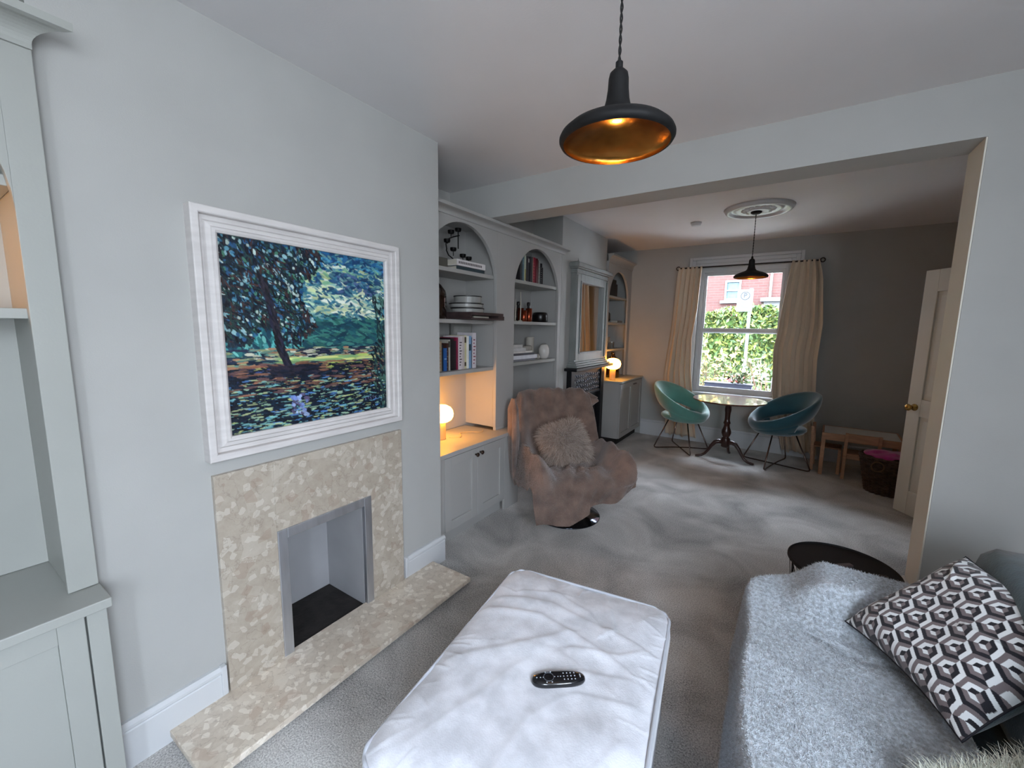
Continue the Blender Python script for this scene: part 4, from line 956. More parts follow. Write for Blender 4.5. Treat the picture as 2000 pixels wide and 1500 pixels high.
# ------------------------------------------------------------------ black wire side table
def side_table():
    cx, cy, r, h = .31, 2.385, .216, .42
    p = thing('round_side_table', 'low round black side table with a wire cage base', 'side table', (cx,cy,0))
    MB().lathe([(r-.006,h-.014),(r,h-.010),(r,h),(r-.004,h+.003),(r-.008,h-.004),(.001,h-.004)], (0,0,0), 72, caps=False).lathe([(.001,h-.0135),(r-.006,h-.014)], (0,0,0), 72, caps=False).build('tabletop', BLACK, p)
    rb, rt_ = .165, .205; b = MB(); ht = h-.018
    def P(a, t): rr = rb+(rt_-rb)*t; return (rr*math.cos(a), rr*math.sin(a), .004+(ht-.004)*t)
    for rr, z in ((rb,.005),(rt_,ht)): b.tube([(rr*math.cos(2*pi*k/48), rr*math.sin(2*pi*k/48), z) for k in range(48)], .0032, 6, closed=True)
    n = 9
    for k in range(n):
        a0, a1 = 2*pi*k/n, 2*pi*(k+1)/n; am = (a0+a1)/2
        C_ = P(am, .5); b.tube([P(a0,0),P(a0,1)], .0026, 6)
        for q in (P(a0,0),P(a0,1),P(a1,0),P(a1,1),P(a0,.5),P(a1,.5),P(am,0),P(am,1)): b.tube([C_, q], .0016, 5)
    b.build('wire_base', BLACK, p)
    return h-.003
zt = side_table()
o = MB().obox((.312,2.372,zt+.007), .085, .022, .012, math.radians(40)).build('lighter_case', mat('brown_grey_plastic', (96,84,84), .4), bevel=.003); tag(o, 'small grey-brown stick remote lying on the black side table', 'remote control')
p = thing('reading_glasses', 'folded reading glasses lying on the black side table by the throw', 'glasses', (.43,2.345,zt+.002), math.radians(20))
b = MB()
for s in (-1,1): b.tube([(s*.022+.017*math.cos(2*pi*k/20), .012*math.sin(2*pi*k/20), .012) for k in range(20)], .0013, 6, closed=True)
b.tube([(-.006,0,.013),(.006,0,.013)], .0013, 6); b.build('frame', BRONZE, p)
MB().tube([(-.04,0,.012),(.02,.02,.003)], .0013, 6).tube([(.04,0,.012),(-.02,.026,.003)], .0013, 6).build('temple', BRONZE, p)

# ------------------------------------------------------------------ swivel chair under a brown throw
BTH = mat('brown_plush', (112,92,82), .9, var=.30, vscale=9, bump=.5, bscale=160, sheen=.45, detail=6)
CHX, CHY = -1.38, 2.95; CRZ = math.radians(47)
def to_world(x, y, z, cx=CHX, cy=CHY, rz=CRZ):
    c, s = math.cos(rz), math.sin(rz); return (cx+c*x-s*y, cy+s*x+c*y, z)
def swivel_chair():
    p = thing('swivel_chair', 'swivel armchair on a round chrome base hidden under a brown throw', 'armchair', (CHX,CHY,0), CRZ)
    CR = mat('cream_leather', (206,200,192), .5, bump=.1)
    MB().lathe([(.262,0),(.266,.004),(.262,.010),(.16,.020),(.08,.040),(.045,.075),(.035,.12),(.033,.26)], (0,0,0), 64).build('base', CHROME, p, smooth=True, label='shiny dark chrome disc base')
    softbox(MB(), -.27,.27,-.30,.28,.26,.40).build('seat', CR, p, smooth=True)
    b = MB(); softbox(b, -.25,.25,.0,.05,.0,.60); o = b.build('backrest', CR, p, smooth=True); o.location = (0,.285,.33); o.rotation_euler = (math.radians(-16),0,0)
    for s in (-1,1): softbox(MB(), s*.27-.04,s*.27+.04,-.22,.18,.28,.44).build('armrest', CR, p, smooth=True)
swivel_chair()
def chair_throw():
    # centre line (y back +, z) from behind the back, over it, down to the seat and over the front edge
    CLn = [(.50,.66),(.505,.80),(.49,.93),(.455,.985),(.405,.975),(.37,.90),(.33,.76),(.29,.62),(.25,.51),(.19,.455),(.06,.435),(-.12,.44),(-.27,.455),(-.33,.44),(-.372,.38),(-.385,.30),(-.385,.24),(-.385,.19)]
    C = np.array(CLn); s = np.r_[0, np.cumsum(np.hypot(*np.diff(C, axis=0).T))]; s /= s[-1]; nv, nu = 150, 150
    t = np.linspace(0,1,nv); cy = np.interp(t, s, C[:,0]); cz = np.interp(t, s, C[:,1])
    k = np.ones(7)/7; pad = lambda a: np.convolve(np.pad(a,3,mode='edge'), k, 'valid'); cy, cz = pad(cy), pad(cz)
    ty, tz = np.gradient(cy), np.gradient(cz); ln = np.hypot(ty,tz); ny, nz = tz/ln, -ty/ln      # normal pointing forward / up
    U = np.linspace(-1,1,nu); Uu, Tt = np.meshgrid(U, t, indexing='ij'); A = np.abs(Uu)
    sidx = lambda q: np.interp(q, s, np.arange(len(C)))
    K = np.interp(t, s, np.arange(len(C)))                       # control index along the line
    wid = np.interp(K, [0,2,3,5,8,11,13,15,17], [.36,.38,.39,.40,.43,.45,.44,.42,.40])
    arm = np.interp(K, [0,3,5,7,9,11,13,14,15,17], [0,.0,.03,.07,.12,.15,.13,.06,.0,0])   # height of wings / arms
    outd = np.interp(K, [0,3,4,6,8,10,13,14,15,17], [.02,.04,.10,.16,.26,.30,.22,.08,.02,0])  # how far the sides fall back outside
    def sst(a): a = np.clip(a,0,1); return a*a*(3-2*a)
    rise = sst((A-.45)/.33); fall = sst((A-.80)/.20)
    h = arm[None,:]*rise - outd[None,:]*fall
    xx = Uu*wid[None,:]; xx = np.sign(Uu)*wid[None,:]*np.where(A < .8, A, .8+.2*(A-.8)/.2*.75)
    # folds
    h = h + .008*np.sin(Uu*26+3*np.sin(Tt*6))*(.3+.7*A)*sst((.55-Tt)/.3) + .026*vnoise(Uu+2, Tt*3+2, 3.5, 7) + .018*vnoise(Uu+1, Tt*3, 8, 4) + .010*np.sin((Uu*.8+Tt*2.2)*22+2*np.sin(Uu*5))*np.exp(-((Tt-.72)/.2)**2)
    h += .012*np.sin((Tt*30)+Uu*9)*np.exp(-((Uu-.55)/.25)**2)*np.exp(-((Tt-.68)/.12)**2)
    X = xx; Y = cy[None,:]+ny[None,:]*h; Z = cz[None,:]+nz[None,:]*h
    Y = Y + 0*X
    # round the top corners of the back
    top = np.exp(-((K[None,:]-3.2)/1.6)**2); Z = Z - top*.11*A**5
    Z = np.maximum(Z - .05*sst((Tt-.86)/.14)*(Uu < 0) + .02*np.sin(Uu*7+1)*sst((Tt-.93)/.07), .10)
    # forward edge of the seat bows out, and hem sags at the near side
    Y = Y - .05*(1-Uu**2)*sst((Tt-.75)/.15); Z = Z + .10*(np.clip(Uu,-.6,1)+.3)*sst((Tt-.84)/.16)
    c, sn = math.cos(CRZ), math.sin(CRZ)
    V = np.stack([(CHX+c*X-sn*Y).ravel(), (CHY+sn*X+c*Y).ravel(), Z.ravel()], 1); F = gridfaces(nu, nv)
    o = npmesh('plush_throw', V, F, BTH, None); tag(o, 'brown plush throw draped over the swivel armchair down to its base', 'throw')
    P, N = surf_samples(V, F, 40000, 9); cen = np.array([CHX,CHY,.3]); N[np.einsum('ij,ij->i', N, P-cen) < 0] *= -1
    fur('pile', P, N, .006, BTH, o, wid=.0012, curl=.6, droop=.1, seg=1, seed=2)
    # bunched end of the throw hanging at the near side, as soft folds
    rows = []
    for i in range(26):
        q = i/25; row = []
        for k_ in range(26):
            a = 2*pi*k_/26; rr = (.055+.018*math.sin(3*a+q*2)+.010*math.sin(5*a+1))*(1.0-.25*abs(q-.4))*min(1, .35+q*6)*min(1, .3+(1-q)*6)
            yb = .24-.10*q-.05*math.sin(q*5); xb = -.405-.015*math.sin(q*4); zb = .93-.72*q
            row.append(to_world(xb+rr*.62*math.cos(a), yb+rr*1.25*math.sin(a), zb))
        rows.append(row)
    MB().grid(rows, closed_v=True).build('hanging_fold', BTH, o, smooth=True)
    # corner flap sticking out at the far side of the back
    f_ = []
    for i in range(10):
        f_.append([to_world(.33+.10*i/9, .42+.02*math.sin(j), .94-.055*i/9-(.17-.015*i)*j/7+.0*j) for j in range(8)])
    MB().grid(f_).build('corner_flap', BTH, o, smooth=True, solid=.012)
chair_throw()
def fluffy_cushion():
    M_ = mat('beige_long_fur', (172,152,136), .8, var=.3, vscale=12, sheen=.4)
    c = np.array(to_world(-.02, .07, .585)); p = thing('fur_cushion', 'shaggy beige fur cushion leaning in the brown-draped armchair', 'cushion', (0,0,0))
    rz = CRZ; fwd = np.array([math.sin(rz), -math.cos(rz), 0]); rgt = np.array([math.cos(rz), math.sin(rz), 0]); n_ = fwd*.88+np.array([0,0,.47]); upv = np.cross(rgt, n_)*-1
    if upv[2] < 0: upv = -upv
    ang = math.radians(14); e1 = rgt*math.cos(ang)+upv*math.sin(ang); e2 = -rgt*math.sin(ang)+upv*math.cos(ang)
    n = 60; U, V = np.meshgrid(np.linspace(-1,1,n), np.linspace(-1,1,n), indexing='ij'); th = .075*((1-U**4)*(1-V**4))**.6; X = U*.145*(1-.06*(1-V*V)); Y = V*.135*(1-.06*(1-U*U))
    vs = []
    for s in (1,-1):
        P = c[None,:]+X.ravel()[:,None]*e1+Y.ravel()[:,None]*e2+(s*th).ravel()[:,None]*n_; vs.append(P)
    F = gridfaces(n,n); FV = np.concatenate(vs, 0); FF = np.concatenate([F, F[:, ::-1]+n*n], 0)
    npmesh('cover', FV, FF, M_, p)
    P, N = surf_samples(vs[0], F, 15000, 1); N = N*np.sign(np.einsum('ij,j->i', N, n_))[:,None]
    rad = P-c; rad /= np.linalg.norm(rad,axis=1)[:,None]
    R = np.random.RandomState(3); base = np.array(lin((122,98,82))); hi = np.array(lin((214,200,188))); k = R.rand(len(P),1)
    P2, N2 = P, N*.55+rad*.7
    fur('long_fur', P2, N2, .080, vcol_mat('fur_strands', .7, sheen=.3), p, wid=.0021, curl=.35, droop=.3, seg=4, seed=6, cols=base*(1-k)+hi*k)
fluffy_cushion()

# ------------------------------------------------------------------ dining corner
def dining_table():
    cx, cy, h, r = -.50, 5.37, .72, .385
    p = thing('pedestal_table', 'round dark mahogany tripod table in front of the window', 'table', (cx,cy,0), math.radians(0))
    TOPM = mat('polished_mahogany', (96,52,38), .3, var=.25, vscale=6, coat=.6, stretch=(6,1,1))
    MB().lathe([(.001,h-.02),(r-.02,h-.02),(r-.004,h-.014),(r,h-.008),(r-.003,h),(.001,h)], (0,0,0), 80, caps=False).build('tabletop', TOPM, p, smooth=False)
    pr = [(.05,.70),(.048,.66),(.032,.645),(.036,.60),(.030,.56),(.028,.50),(.030,.47),(.040,.44),(.030,.425),(.034,.39),(.050,.35),(.052,.32),(.040,.285),(.030,.27),(.042,.262),(.047,.25),(.047,.16),(.036,.15)][::-1]
    MB().lathe(pr, (0,0,0), 32).build('pedestal', DARKW, p, smooth=True)
    for wx, wy in ((-.798,5.297),(-.228,5.356-.04),(-.47,5.70)):
        a = math.atan2(wy-cy, wx-cx); L_ = .31; b = MB()
        C_ = [(.03,.205),(.07,.215),(.11,.20),(.15,.15),(.18,.095),(.21,.05),(.25,.022),(.29,.014),(.315,.012)]
        b.tube([(q*math.cos(a), q*math.sin(a), z) for q, z in C_], [.024,.026,.024,.02,.017,.015,.014,.015,.011], 10); b.build('leg', DARKW, p, smooth=True)
dining_table()
TUB1 = mat('green_velvet', (84,140,128), .75, var=.10, vscale=6, sheen=.8, bump=.05, bscale=200)
TUB2 = mat('blue_teal_velvet', (18,74,86), .75, var=.10, vscale=6, sheen=.7, bump=.05, bscale=200)
LEGM = mat('smoked_copper_legs', (110,92,86), .25, .95)
def tub_chair(cx, cy, rz, M_, label, feet):
    """ring tub chair, local +y is the back"""
    p = thing('tub_chair', label, 'chair', (cx,cy,0), rz, 'tub chairs at the round table')
    n, m_ = 72, 20; rows = []
    for i in range(n):
        a = 2*pi*i/n; b_ = (1+math.cos(a))/2; b_ = b_**1.1       # 1 at the back
        rr = .262+.052*b_; zc = .455+.262*b_; hh = .056+.075*b_; tk = .040; tilt = .12*b_+.25
        row = []
        for k in range(m_):
            q = 2*pi*k/m_; dx = tk*math.cos(q); dz = hh*math.sin(q)
            # superellipse for a plump band, leaning outwards
            r_ = rr + dx + tilt*dz*.9; row.append((-r_*math.sin(a), r_*math.cos(a), zc+dz))
        rows.append(row)
    MB().grid(rows, closed_u=True, closed_v=True).build('backrest', M_, p, smooth=True)
    MB().lathe([(.001,.385),(.19,.385),(.235,.40),(.262,.43),(.262,.452),(.235,.468),(.12,.474),(.001,.474)], (0,0,0), 56, caps=False).build('seat', M_, p, smooth=True)
    # outer shell joining band and seat, open in a crescent at the back
    rows = []
    for i in range(49):
        a = -2.35+ (2*pi-2*.79-0.0)*0 + i*(2*pi-2.9)/48 + 1.45+2.35; b_ = ((1+math.cos(a))/2)**1.1
        zt_ = .455+.262*b_-.6*(.056+.075*b_); rt_ = .262+.052*b_
        row = []
        for k in range(8):
            t = k/7; r_ = .20*(1-t)+(rt_+.012)*t; row.append((-r_*math.sin(a), r_*math.cos(a), .388*(1-t)+zt_*t-.02*math.sin(pi*t)))
        rows.append(row)
    MB().grid(rows).build('shell', M_, p, smooth=True, solid=.02)
    for i, (fa, fb) in enumerate(feet):
        pts = []
        for a in (fa, fb):
            x, y = .335*math.cos(a), .335*math.sin(a); pts.append(((.17*math.cos(a), .17*math.sin(a), .39),(x,y,.03),(x*.93,y*.93,.0085)))
        z_ = .0085+.009*i
        P = [pts[0][0], pts[0][1], (pts[0][1][0]*.985, pts[0][1][1]*.985, .015), (pts[0][2][0], pts[0][2][1], .0085), (pts[0][2][0]*.3, pts[0][2][1]*.3, z_), (pts[1][2][0]*.3, pts[1][2][1]*.3, z_), (pts[1][2][0], pts[1][2][1], .0085), (pts[1][1][0]*.985, pts[1][1][1]*.985, .015), pts[1][1], pts[1][0]]
        MB().tube(P, .0075, 10).build('leg_frame', LEGM, p, smooth=True)
    return p
tub_chair(-1.02, 5.53, math.radians(75), TUB1, 'green velvet ring chair on the left of the round table', [(math.radians(45),math.radians(225)),(math.radians(135),math.radians(315))])
tub_chair(.01, 5.50, math.radians(-62), TUB2, 'dark teal ring chair on the right of the round table', [(math.radians(45),math.radians(225)),(math.radians(135),math.radians(315))])

# ------------------------------------------------------------------ curtains and rod
CUR = mat('cream_silk_curtain', (212,196,174), .6, var=.05, vscale=6, bump=.08, bscale=90, sheen=.2, stretch=(1,1,.2))
rod = thing('curtain_rod', 'thin dark metal curtain rod above the window', 'curtain rod', (0,0,0))
ROD = mat('dark_rod_metal', (54,50,48), .4, .8)
MB().tube([(-1.27,5.955,2.322),(.25,5.955,2.322)], .009, 10).build('pole', ROD, rod)
for x in (-1.285,.265): MB().tube([(x+.022*math.cos(2*pi*k/20),5.955,2.322+.022*math.sin(2*pi*k/20)) for k in range(20)], .006, 8, closed=True).build('finial', ROD, rod)
for x in (-1.12,.06): MB().tube([(x,5.955,2.322),(x,6.0,2.30),(x,6.039,2.30)], .006, 8).build('bracket', ROD, rod)
def curtain(fl, fr, npl, label, seed, lag=0):
    nz_, nx = 70, 190; R = random.Random(seed); ph = R.random()*6; rows = []
    for i in range(nz_):
        z = 2.332-(2.332-.075)*i/(nz_-1); xl, xr = fl(z), fr(z); row = []
        for j in range(nx):
            t = j/(nx-1); a = t*npl*2*pi+ph; amp = .040+.012*math.sin(z*1.7+t*4); sh = math.sin(a+.5*math.sin(z*1.3+t*5))
            pin = min(1, (2.332-z)/.12); x = xl+(xr-xl)*t+.010*math.sin(2*a)*pin
            y = 5.945+amp*(.45+.55*pin)*sh+.008*math.sin(z*5+t*9)
            row.append((x, y, z+(.012*math.sin(a*.5) if i == nz_-1 else 0)))
        rows.append(row)
    c = MB().grid(rows).build('curtain', CUR, smooth=True, solid=.003); tag(c, label, 'curtain', 'curtains at the far window')
    for k in range(int(npl)+1):
        x = fl(2.33)+(fr(2.33)-fl(2.33))*k/int(npl)
        MB().tube([(x,5.955+.014*math.cos(2*pi*q/14),2.322+.014*math.sin(2*pi*q/14)) for q in range(14)], .0018, 5, closed=True).build('curtain_ring', ROD, c)
def lerp(tab):
    zs = [a for a,_ in tab][::-1]; xs = [b for _,b in tab][::-1]; return lambda z: float(np.interp(z, zs, xs))
curtain(lerp([(2.33,-1.27),(1.5,-1.31),(.9,-1.36),(.07,-1.30)]), lerp([(2.33,-.985),(1.8,-1.0),(1.4,-1.045),(1.0,-1.03),(.07,-.90)]), 5.0, 'cream curtain hanging left of the window behind the green chair', 2)
curtain(lerp([(2.33,-.02),(2.1,-.055),(1.75,-.09),(1.5,-.105),(1.33,-.13),(1.24,-.13),(.75,-.10),(.07,.06)]), lerp([(2.33,.235),(2.1,.275),(1.6,.32),(1.2,.305),(.5,.34),(.07,.40)]), 5.0, 'cream curtain hanging right of the window behind the teal chair', 5)

# ------------------------------------------------------------------ children's table, chairs, basket
PINE = mat('pale_pine', (176,134,104), .55, var=.12, vscale=9, stretch=(1,6,6))
def kids_table():
    p = thing('kids_table', 'low pine children\'s table with white top against the far wall', 'table', (.735,5.60,0), math.radians(-4))
    a, c, h = .32, .235, .46
    MB().box(-a+.01,a-.01,-c+.01,c-.01,h-.012,h).build('tabletop', mat('white_laminate', (205,202,196), .75), p)
    MB().box(-a,a,-c,-c+.018,h-.07,h+.002).box(-a,a,c-.018,c,h-.07,h+.002).box(-a,-a+.018,-c+.018,c-.018,h-.07,h+.002).box(a-.018,a,-c+.018,c-.018,h-.07,h+.002).build('apron', PINE, p, bevel=.002)
    for sx in (-1,1):
        for sy in (-1,1): MB().box(min(sx*a,sx*(a-.035)),max(sx*a,sx*(a-.035)),min(sy*(c-.02),sy*(c-.055)),max(sy*(c-.02),sy*(c-.055)),0,h-.012).build('leg', PINE, p, bevel=.002)
kids_table()
def kids_chair():
    p = thing('kids_chair', 'small pine children\'s chair with its back to the camera', 'chair', (.74,5.47,0), math.radians(176), 'small pine chairs at the low table')
    w, d = .13, .12
    for sx in (-1,1):
        MB().box(sx*w-.014,sx*w+.014,-d-.014,-d+.014,0,.27).build('leg', PINE, p, bevel=.002)
        MB().obox((sx*w, d, .245), .028, .028, .49, 0, math.radians(-3)).build('leg', PINE, p, bevel=.002)
    MB().box(-w+.014,w-.014,-d-.01,d-.014,.262,.274).build('seat', PINE, p, bevel=.002)
    MB().box(-w+.014,w-.014,-d-.012,-d+.006,.22,.262).build('seat_frame', PINE, p); MB().box(-w+.014,w-.014,d-.02,d-.004,.22,.262).build('seat_frame', PINE, p)
    MB().obox((0, d+.009, .445), .232, .014, .085, 0, math.radians(-3)).build('backrest', PINE, p, bevel=.002)
    return p
kc = kids_chair(); dup(kc, (.47,5.66,0), math.radians(84), 'small pine children\'s chair at the left end of the low table')
def basket():
    p = thing('wicker_basket', 'dark brown wicker basket half behind the open white door', 'basket', (.93,5.13,0))
    WK = mat('dark_wicker', (74,54,44), .7, var=.4, vscale=30)
    b = MB(); rows = 26; n = 84
    for j in range(rows):
        t = j/(rows-1); r = .165+.06*t; z = .012+.33*t; pts = []
        for k in range(n):
            a = 2*pi*k/n; s = 1 if ((k//2)+j) % 2 else -1; pts.append((1.05*(r+.006*s)*math.cos(a), .9*(r+.006*s)*math.sin(a), z))
        b.tube(pts, .0068, 5, closed=True)
    b.build('weave', WK, p, smooth=True)
    b = MB()
    for k in range(42): a = 2*pi*k/42; b.tube([(1.05*.165*math.cos(a), .9*.165*math.sin(a), .01),(1.05*.225*math.cos(a), .9*.225*math.sin(a), .34)], .004, 5)
    b.build('stakes', WK, p)
    b = MB(); 
    for q in (0, pi): b.tube([(1.05*.228*math.cos(2*pi*k/40)+.006*math.cos(k*1.3+q), .9*.228*math.sin(2*pi*k/40)+.006*math.sin(k*1.3+q), .352+.007*math.cos(k*1.3+q)) for k in range(40)], .009, 7, closed=True)
    b.build('rim', WK, p, smooth=True)
    MB().lathe([(.001,.006),(.16,.006)], (0,0,0), 40, caps=False, sx=1.05, sy=.9).build('bottom', WK, p)
    a = math.radians(238); bx, by = 1.05*.232*math.cos(a), .9*.232*math.sin(a)
    MB().tube([(bx+.05*math.sin(q)*.9, by-.012, .33-.045*(1-math.cos(q))*1.0) for q in [2*pi*k/18 for k in range(18)]], .006, 7, closed=True).build('handle', mat('rope_handle', (110,84,62), .8), p, smooth=True)
    t = npmesh('pink_cloth', *(lambda X,Y: (np.stack([.93+X.ravel(), 5.13+Y.ravel(), (.345+.055*np.clip(1-(X/.22)**2-(Y/.19)**2,0,1)**.5+.03*vnoise(X+2,Y+2,16,3)).ravel()],1), gridfaces(40,40)))(*[g for g in (lambda U,V: (U*np.sqrt(1-V*V/2)*.215, V*np.sqrt(1-U*U/2)*.18))(*np.meshgrid(np.linspace(-1,1,40), np.linspace(-1,1,40), indexing='ij'))]), mat('magenta_fleece', (170,30,120), .9, var=.2, vscale=20, sheen=.5))
    tag(t, 'magenta pink cloth bundled in the top of the wicker basket', 'cloth')
basket()
# ------------------------------------------------------------------ outside the far window
GZ = -.35
struct(MB().box(-14, 12, YW+.15, 30, GZ-.1, GZ).build('ground_street', mat('street_asphalt', (140,140,140), .9, var=.08, vscale=6)))
tag(MB().box(-14, 12, YW+1.9, YW+3.3, GZ+.001, GZ+.06).build('pavement', mat('pale_concrete', (150,148,146), .9, var=.05)), 'pale concrete footpath outside the window', 'pavement')
bd = thing('brick_house', 'red brick house across the street seen through the window', 'building', (0,0,0))
YH = 14.0
wx0, wx1, wz0, wz1 = -1.66, -1.24, 2.42, 3.00
b = MB().box(-9, wx0, YH, YH+.3, GZ, 6.5).box(wx1, 5, YH, YH+.3, GZ, 6.5).box(wx0, wx1, YH, YH+.3, GZ, wz0).box(wx0, wx1, YH, YH+.3, wz1, 6.5); b.build('wall', BRICK, bd)
MB().box(-9.2, 5.2, YH-.2, YH+4, 6.5, 6.8).build('roof', mat('slate_roof', (90,92,98), .8), bd)
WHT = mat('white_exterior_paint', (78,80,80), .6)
w_ = MB().box(wx0, wx0+.05, YH-.02, YH+.1, wz0, wz1).box(wx1-.05, wx1, YH-.02, YH+.1, wz0, wz1).box(wx0+.05, wx1-.05, YH-.02, YH+.1, wz1-.05, wz1).box(wx0+.05, wx1-.05, YH-.02, YH+.1, wz0, wz0+.06).box(wx0+.05,wx1-.05,YH+.0,YH+.08,2.69,2.73).box(wx0-.1,wx1+.12,YH-.08,YH,wz0-.08,wz0).build('window', WHT, bd)
MB().box(wx0+.05, wx1-.05, YH+.06, YH+.07, wz0+.06, wz1-.05).build('pane', mat('blue_window_reflection', (36,66,76), .3, var=.4, vscale=7), w_)
MB().box(-.62, -.2, YH-.35, YH, 1.5, 2.35).box(-.7,-.1,YH-.5,YH,2.35,2.45).build('porch', WHT, bd)
MB().tube([(-.50,YH-.04,GZ),(-.50,YH-.04,6.4)], .03, 8).build('drainpipe', mat('grey_pipe', (150,120,120), .6), bd)
def hedge(name, x0, x1, y0, y1, z0, z1, n, label, cols, seed, lf=.05, round_=.12):
    R = np.random.RandomState(seed); P = R.rand(n,3)*np.array([x1-x0,y1-y0,z1-z0])+np.array([x0,y0,z0])
    sh = R.rand(n) < .8; ax = R.randint(0,3,n)                      # push most leaves to the surface facing us / up
    P[sh & (ax == 0), 1] = y0+R.rand((sh & (ax == 0)).sum())*.08; P[sh & (ax == 1), 2] = z1-R.rand((sh & (ax == 1)).sum())*.1; P[sh & (ax == 2), 1] = y0+R.rand((sh & (ax == 2)).sum())*.15
    P[:,2] += round_*vnoise(P[:,0], P[:,1], 2.4, seed)*np.clip((P[:,2]-z0)/(z1-z0),0,1)*2; P[:,1] += .12*vnoise(P[:,0]*1.0, P[:,2], 3, seed+1)
    d = R.normal(0,1,(n,3)); d /= np.linalg.norm(d,axis=1)[:,None]; e = np.cross(d, R.normal(0,1,(n,3))); e /= np.linalg.norm(e,axis=1)[:,None]
    l = lf*R.uniform(.6,1.3,(n,1)); V = np.stack([P-d*l, P+e*l*.45, P+d*l, P-e*l*.45],1).reshape(-1,3); F = np.arange(4*n).reshape(n,4)
    pal = np.array([lin(c) for c in cols]); C = np.repeat(pal[R.randint(len(pal), size=n)]*R.uniform(.8,1.15,(n,1)), 4, axis=0)
    h = thing(name, label, 'hedge', ((x0+x1)/2, (y0+y1)/2, z0)); 
    V = V - np.array([(x0+x1)/2, (y0+y1)/2, z0]); o = npmesh('foliage', V, F, vcol_mat('leaf_green', .6), h, False, C)
    MB().box((x0-x1)/2*.96,(x1-x0)/2*.96,(y0-y1)/2*.7,(y1-y0)/2*.9,0,(z1-z0)*.93).build('branches', mat('hedge_inside', (60,84,36), .9, var=.4, vscale=8), h)
    return h
LG = [(54,70,14),(64,76,16),(38,60,16),(72,80,22),(30,52,16),(78,84,30)]
hedge('clipped_hedge', -4.2, .9, 11.0, 11.8, GZ, 2.0, 15000, 'bright yellow-green clipped hedge across the street', LG, 3, .075)
def sign():
    p = thing('parking_sign', 'white parking sign with a circled P on a grey post outside', 'sign', (-.76, 9.5, 0)); S0 = (0,0)
    MB().tube([(.10,0,GZ),(.10,0,2.35)], .03, 10).build('post', mat('galvanised_post', (62,70,75), .5, .3), p)
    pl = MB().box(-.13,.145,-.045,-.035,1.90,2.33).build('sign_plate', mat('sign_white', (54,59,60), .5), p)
    DK = mat('sign_print', (10,11,18), .6)
    b = MB(); cx, cz = .01, 2.21
    b.tube([(cx+.075*math.cos(2*pi*k/36),-.047,cz+.075*math.sin(2*pi*k/36)) for k in range(36)], .007, 6, closed=True).build('ring', DK, pl)
    cu = bpy.data.curves.new('letter_p', 'FONT'); cu.body = 'P'; cu.size = .13; cu.extrude = .003; cu.align_x = 'CENTER'; cu.align_y = 'CENTER'; cu.materials.append(DK)
    tmp = bpy.data.objects.new('tmp', cu); me = bpy.data.meshes.new_from_object(tmp); bpy.data.objects.remove(tmp)
    o = bpy.data.objects.new('letter_p', me); COL.objects.link(o); o.parent = pl; o.location = (cx,-.05,cz); o.rotation_euler = (pi/2,0,0)
    b = MB()
    for i in range(4): b.box(-.09+.01*(i%2), .10-.02*(i%3), -.047,-.0455, 2.08-.035*i, 2.09-.035*i)
    b.build('printed_lines', mat('sign_faint_print', (40,48,50), .6), pl)
sign()
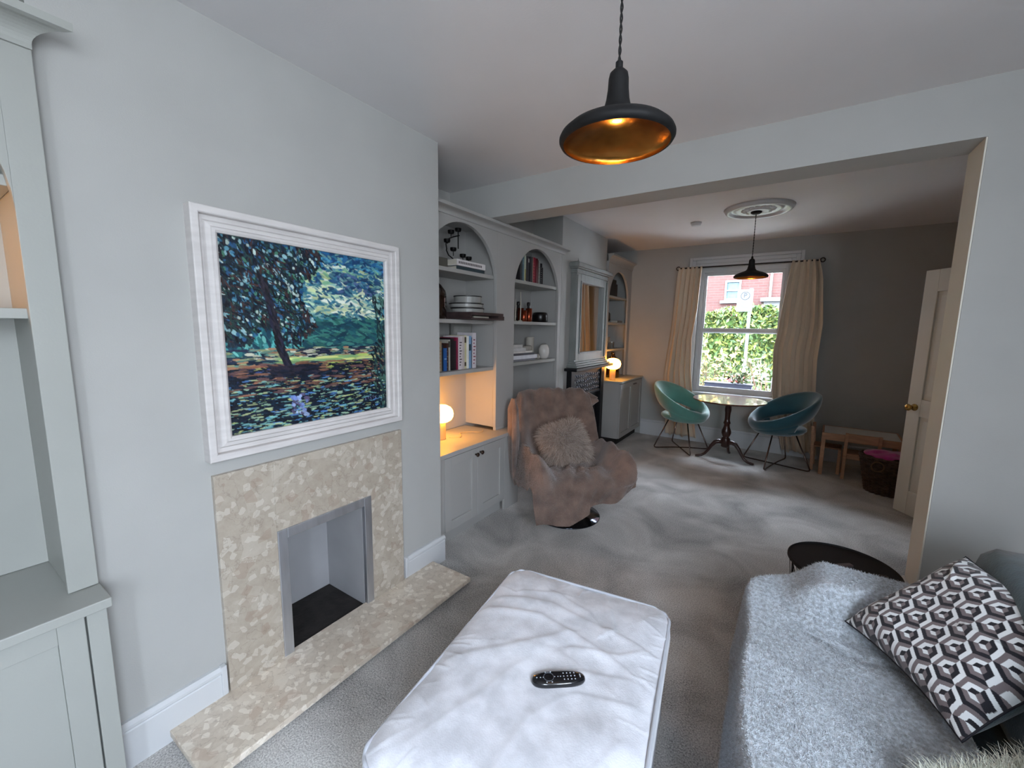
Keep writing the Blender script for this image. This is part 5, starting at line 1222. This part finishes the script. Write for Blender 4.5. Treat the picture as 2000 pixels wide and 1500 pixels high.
# bushes and window box just outside
pb = thing('window_box', 'long black planter box on the outer window sill', 'planter', (0,0,0))
MB().box(-1.03,-.03,YW+.15,YW+.42,.60,.655).build('outer_sill', WHT, pb)
b = MB().box(-.90,-.33,YW+.20,YW+.38,.656,.80); b.build('trough', mat('black_planter', (56,58,72), .6), pb, bevel=.004); MB().box(-.91,-.32,YW+.19,YW+.39,.79,.808).build('rim', mat('black_planter_rim', (44,46,58), .6), pb)
def leafy(name, label, c, r, n, cols, lf, seed, stems=8, box=None):
    R = np.random.RandomState(seed); h = thing(name, label, 'plant', c)
    st = MB(); tips = []
    for i in range(stems):
        a = R.uniform(0, 2*pi); q = R.uniform(.3,1); e = np.array([r[0]*q*math.cos(a), r[1]*q*math.sin(a), r[2]*R.uniform(.5,1.1)])
        pts = [np.array([0,0,0]), e*np.array([.3,.3,.5]), e*np.array([.7,.7,.85]), e]; st.tube([tuple(p) for p in pts], [.006,.005,.004,.002], 5); tips.append(pts)
    st.build('stem', mat('brown_twig', (96,70,56), .8), h)
    P = []
    for k in range(n):
        pts = tips[R.randint(stems)]; t = R.uniform(.5,3); i = int(min(t,2.999)); f_ = t-i; P.append(pts[i]*(1-f_)+pts[i+1]*f_+R.normal(0,.05,3)*np.array([1,1,1]))
    P = np.array(P); d = R.normal(0,1,(n,3)); d /= np.linalg.norm(d,axis=1)[:,None]; e = np.cross(d, R.normal(0,1,(n,3))); e /= np.linalg.norm(e,axis=1)[:,None]
    l = lf*R.uniform(.6,1.3,(n,1)); V = np.stack([P-d*l, P+e*l*.4, P+d*l, P-e*l*.4],1).reshape(-1,3); F = np.arange(4*n).reshape(n,4)
    pal = np.array([lin(q) for q in cols]); C = np.repeat(pal[R.randint(len(pal), size=n)], 4, axis=0); npmesh('leaf', V, F, vcol_mat('leaf_mix', .6), h, False, C)['kind'] = 'stuff'
leafy('box_plant', 'yellow-green leafy plant growing over the black window box', (-.50,YW+.30,.80), (.16,.10,.17), 160, LG, .032, 4, 12)
leafy('garden_shrub', 'pale leafy shrub with bare twigs close outside the lower right panes', (-.15,7.2,GZ), (.55,.3,1.55), 420, LG+[(220,224,190),(206,200,170),(232,226,214)], .045, 6, 26)
leafy('garden_shrub', 'green and yellow shrub close outside the lower left panes', (-1.05,7.6,GZ), (.55,.3,1.75), 700, LG+[(226,214,110),(220,180,90)], .05, 7, 26)
fl = thing('red_flower_pot', 'small red flowers blooming outside in the garden', 'flowers', (-.62,7.3,GZ))
b = MB(); R_ = random.Random(4)
for i in range(16): b.sphere((R_.uniform(-.13,.13), R_.uniform(-.05,.05), 1.13+R_.uniform(-.06,.05)), .028, .028, .02, 8, 5)
b.build('petals', mat('red_petals', (226,90,90), .7), fl, smooth=True)
MB().tube([(0,0,.2),(0,0,1.12)], .008, 6).tube([(.0,0,.6),(.1,0,1.1)], .006, 6).tube([(.0,0,.6),(-.1,0,1.1)], .006, 6).build('stem', mat('green_stem', (90,140,60), .7), fl)
MB().lathe([(.07,0),(.10,.2),(.11,.2),(.11,.22),(.001,.2)], (0,0,0), 20).build('pot', mat('terracotta', (170,96,70), .8), fl)
fe = thing('iron_railing', 'thin dark iron railing along the front garden', 'railing', (0,8.3,GZ+.061)); b = MB()
for z in (.95,.15): b.tube([(-3,0,z),(1.5,0,z)], .012, 6)
b.build('rail', mat('grey_iron', (90,96,100), .6), fe)
bar = MB().tube([(0,0,0),(0,0,1.02)], .009, 6).build('bar', mat('grey_iron_bar', (90,96,100), .6), fe); bar.location = (-3,0,0)
for k in range(1, 31):
    o = bar.copy(); COL.objects.link(o); o.location = (-3+.15*k,0,0)
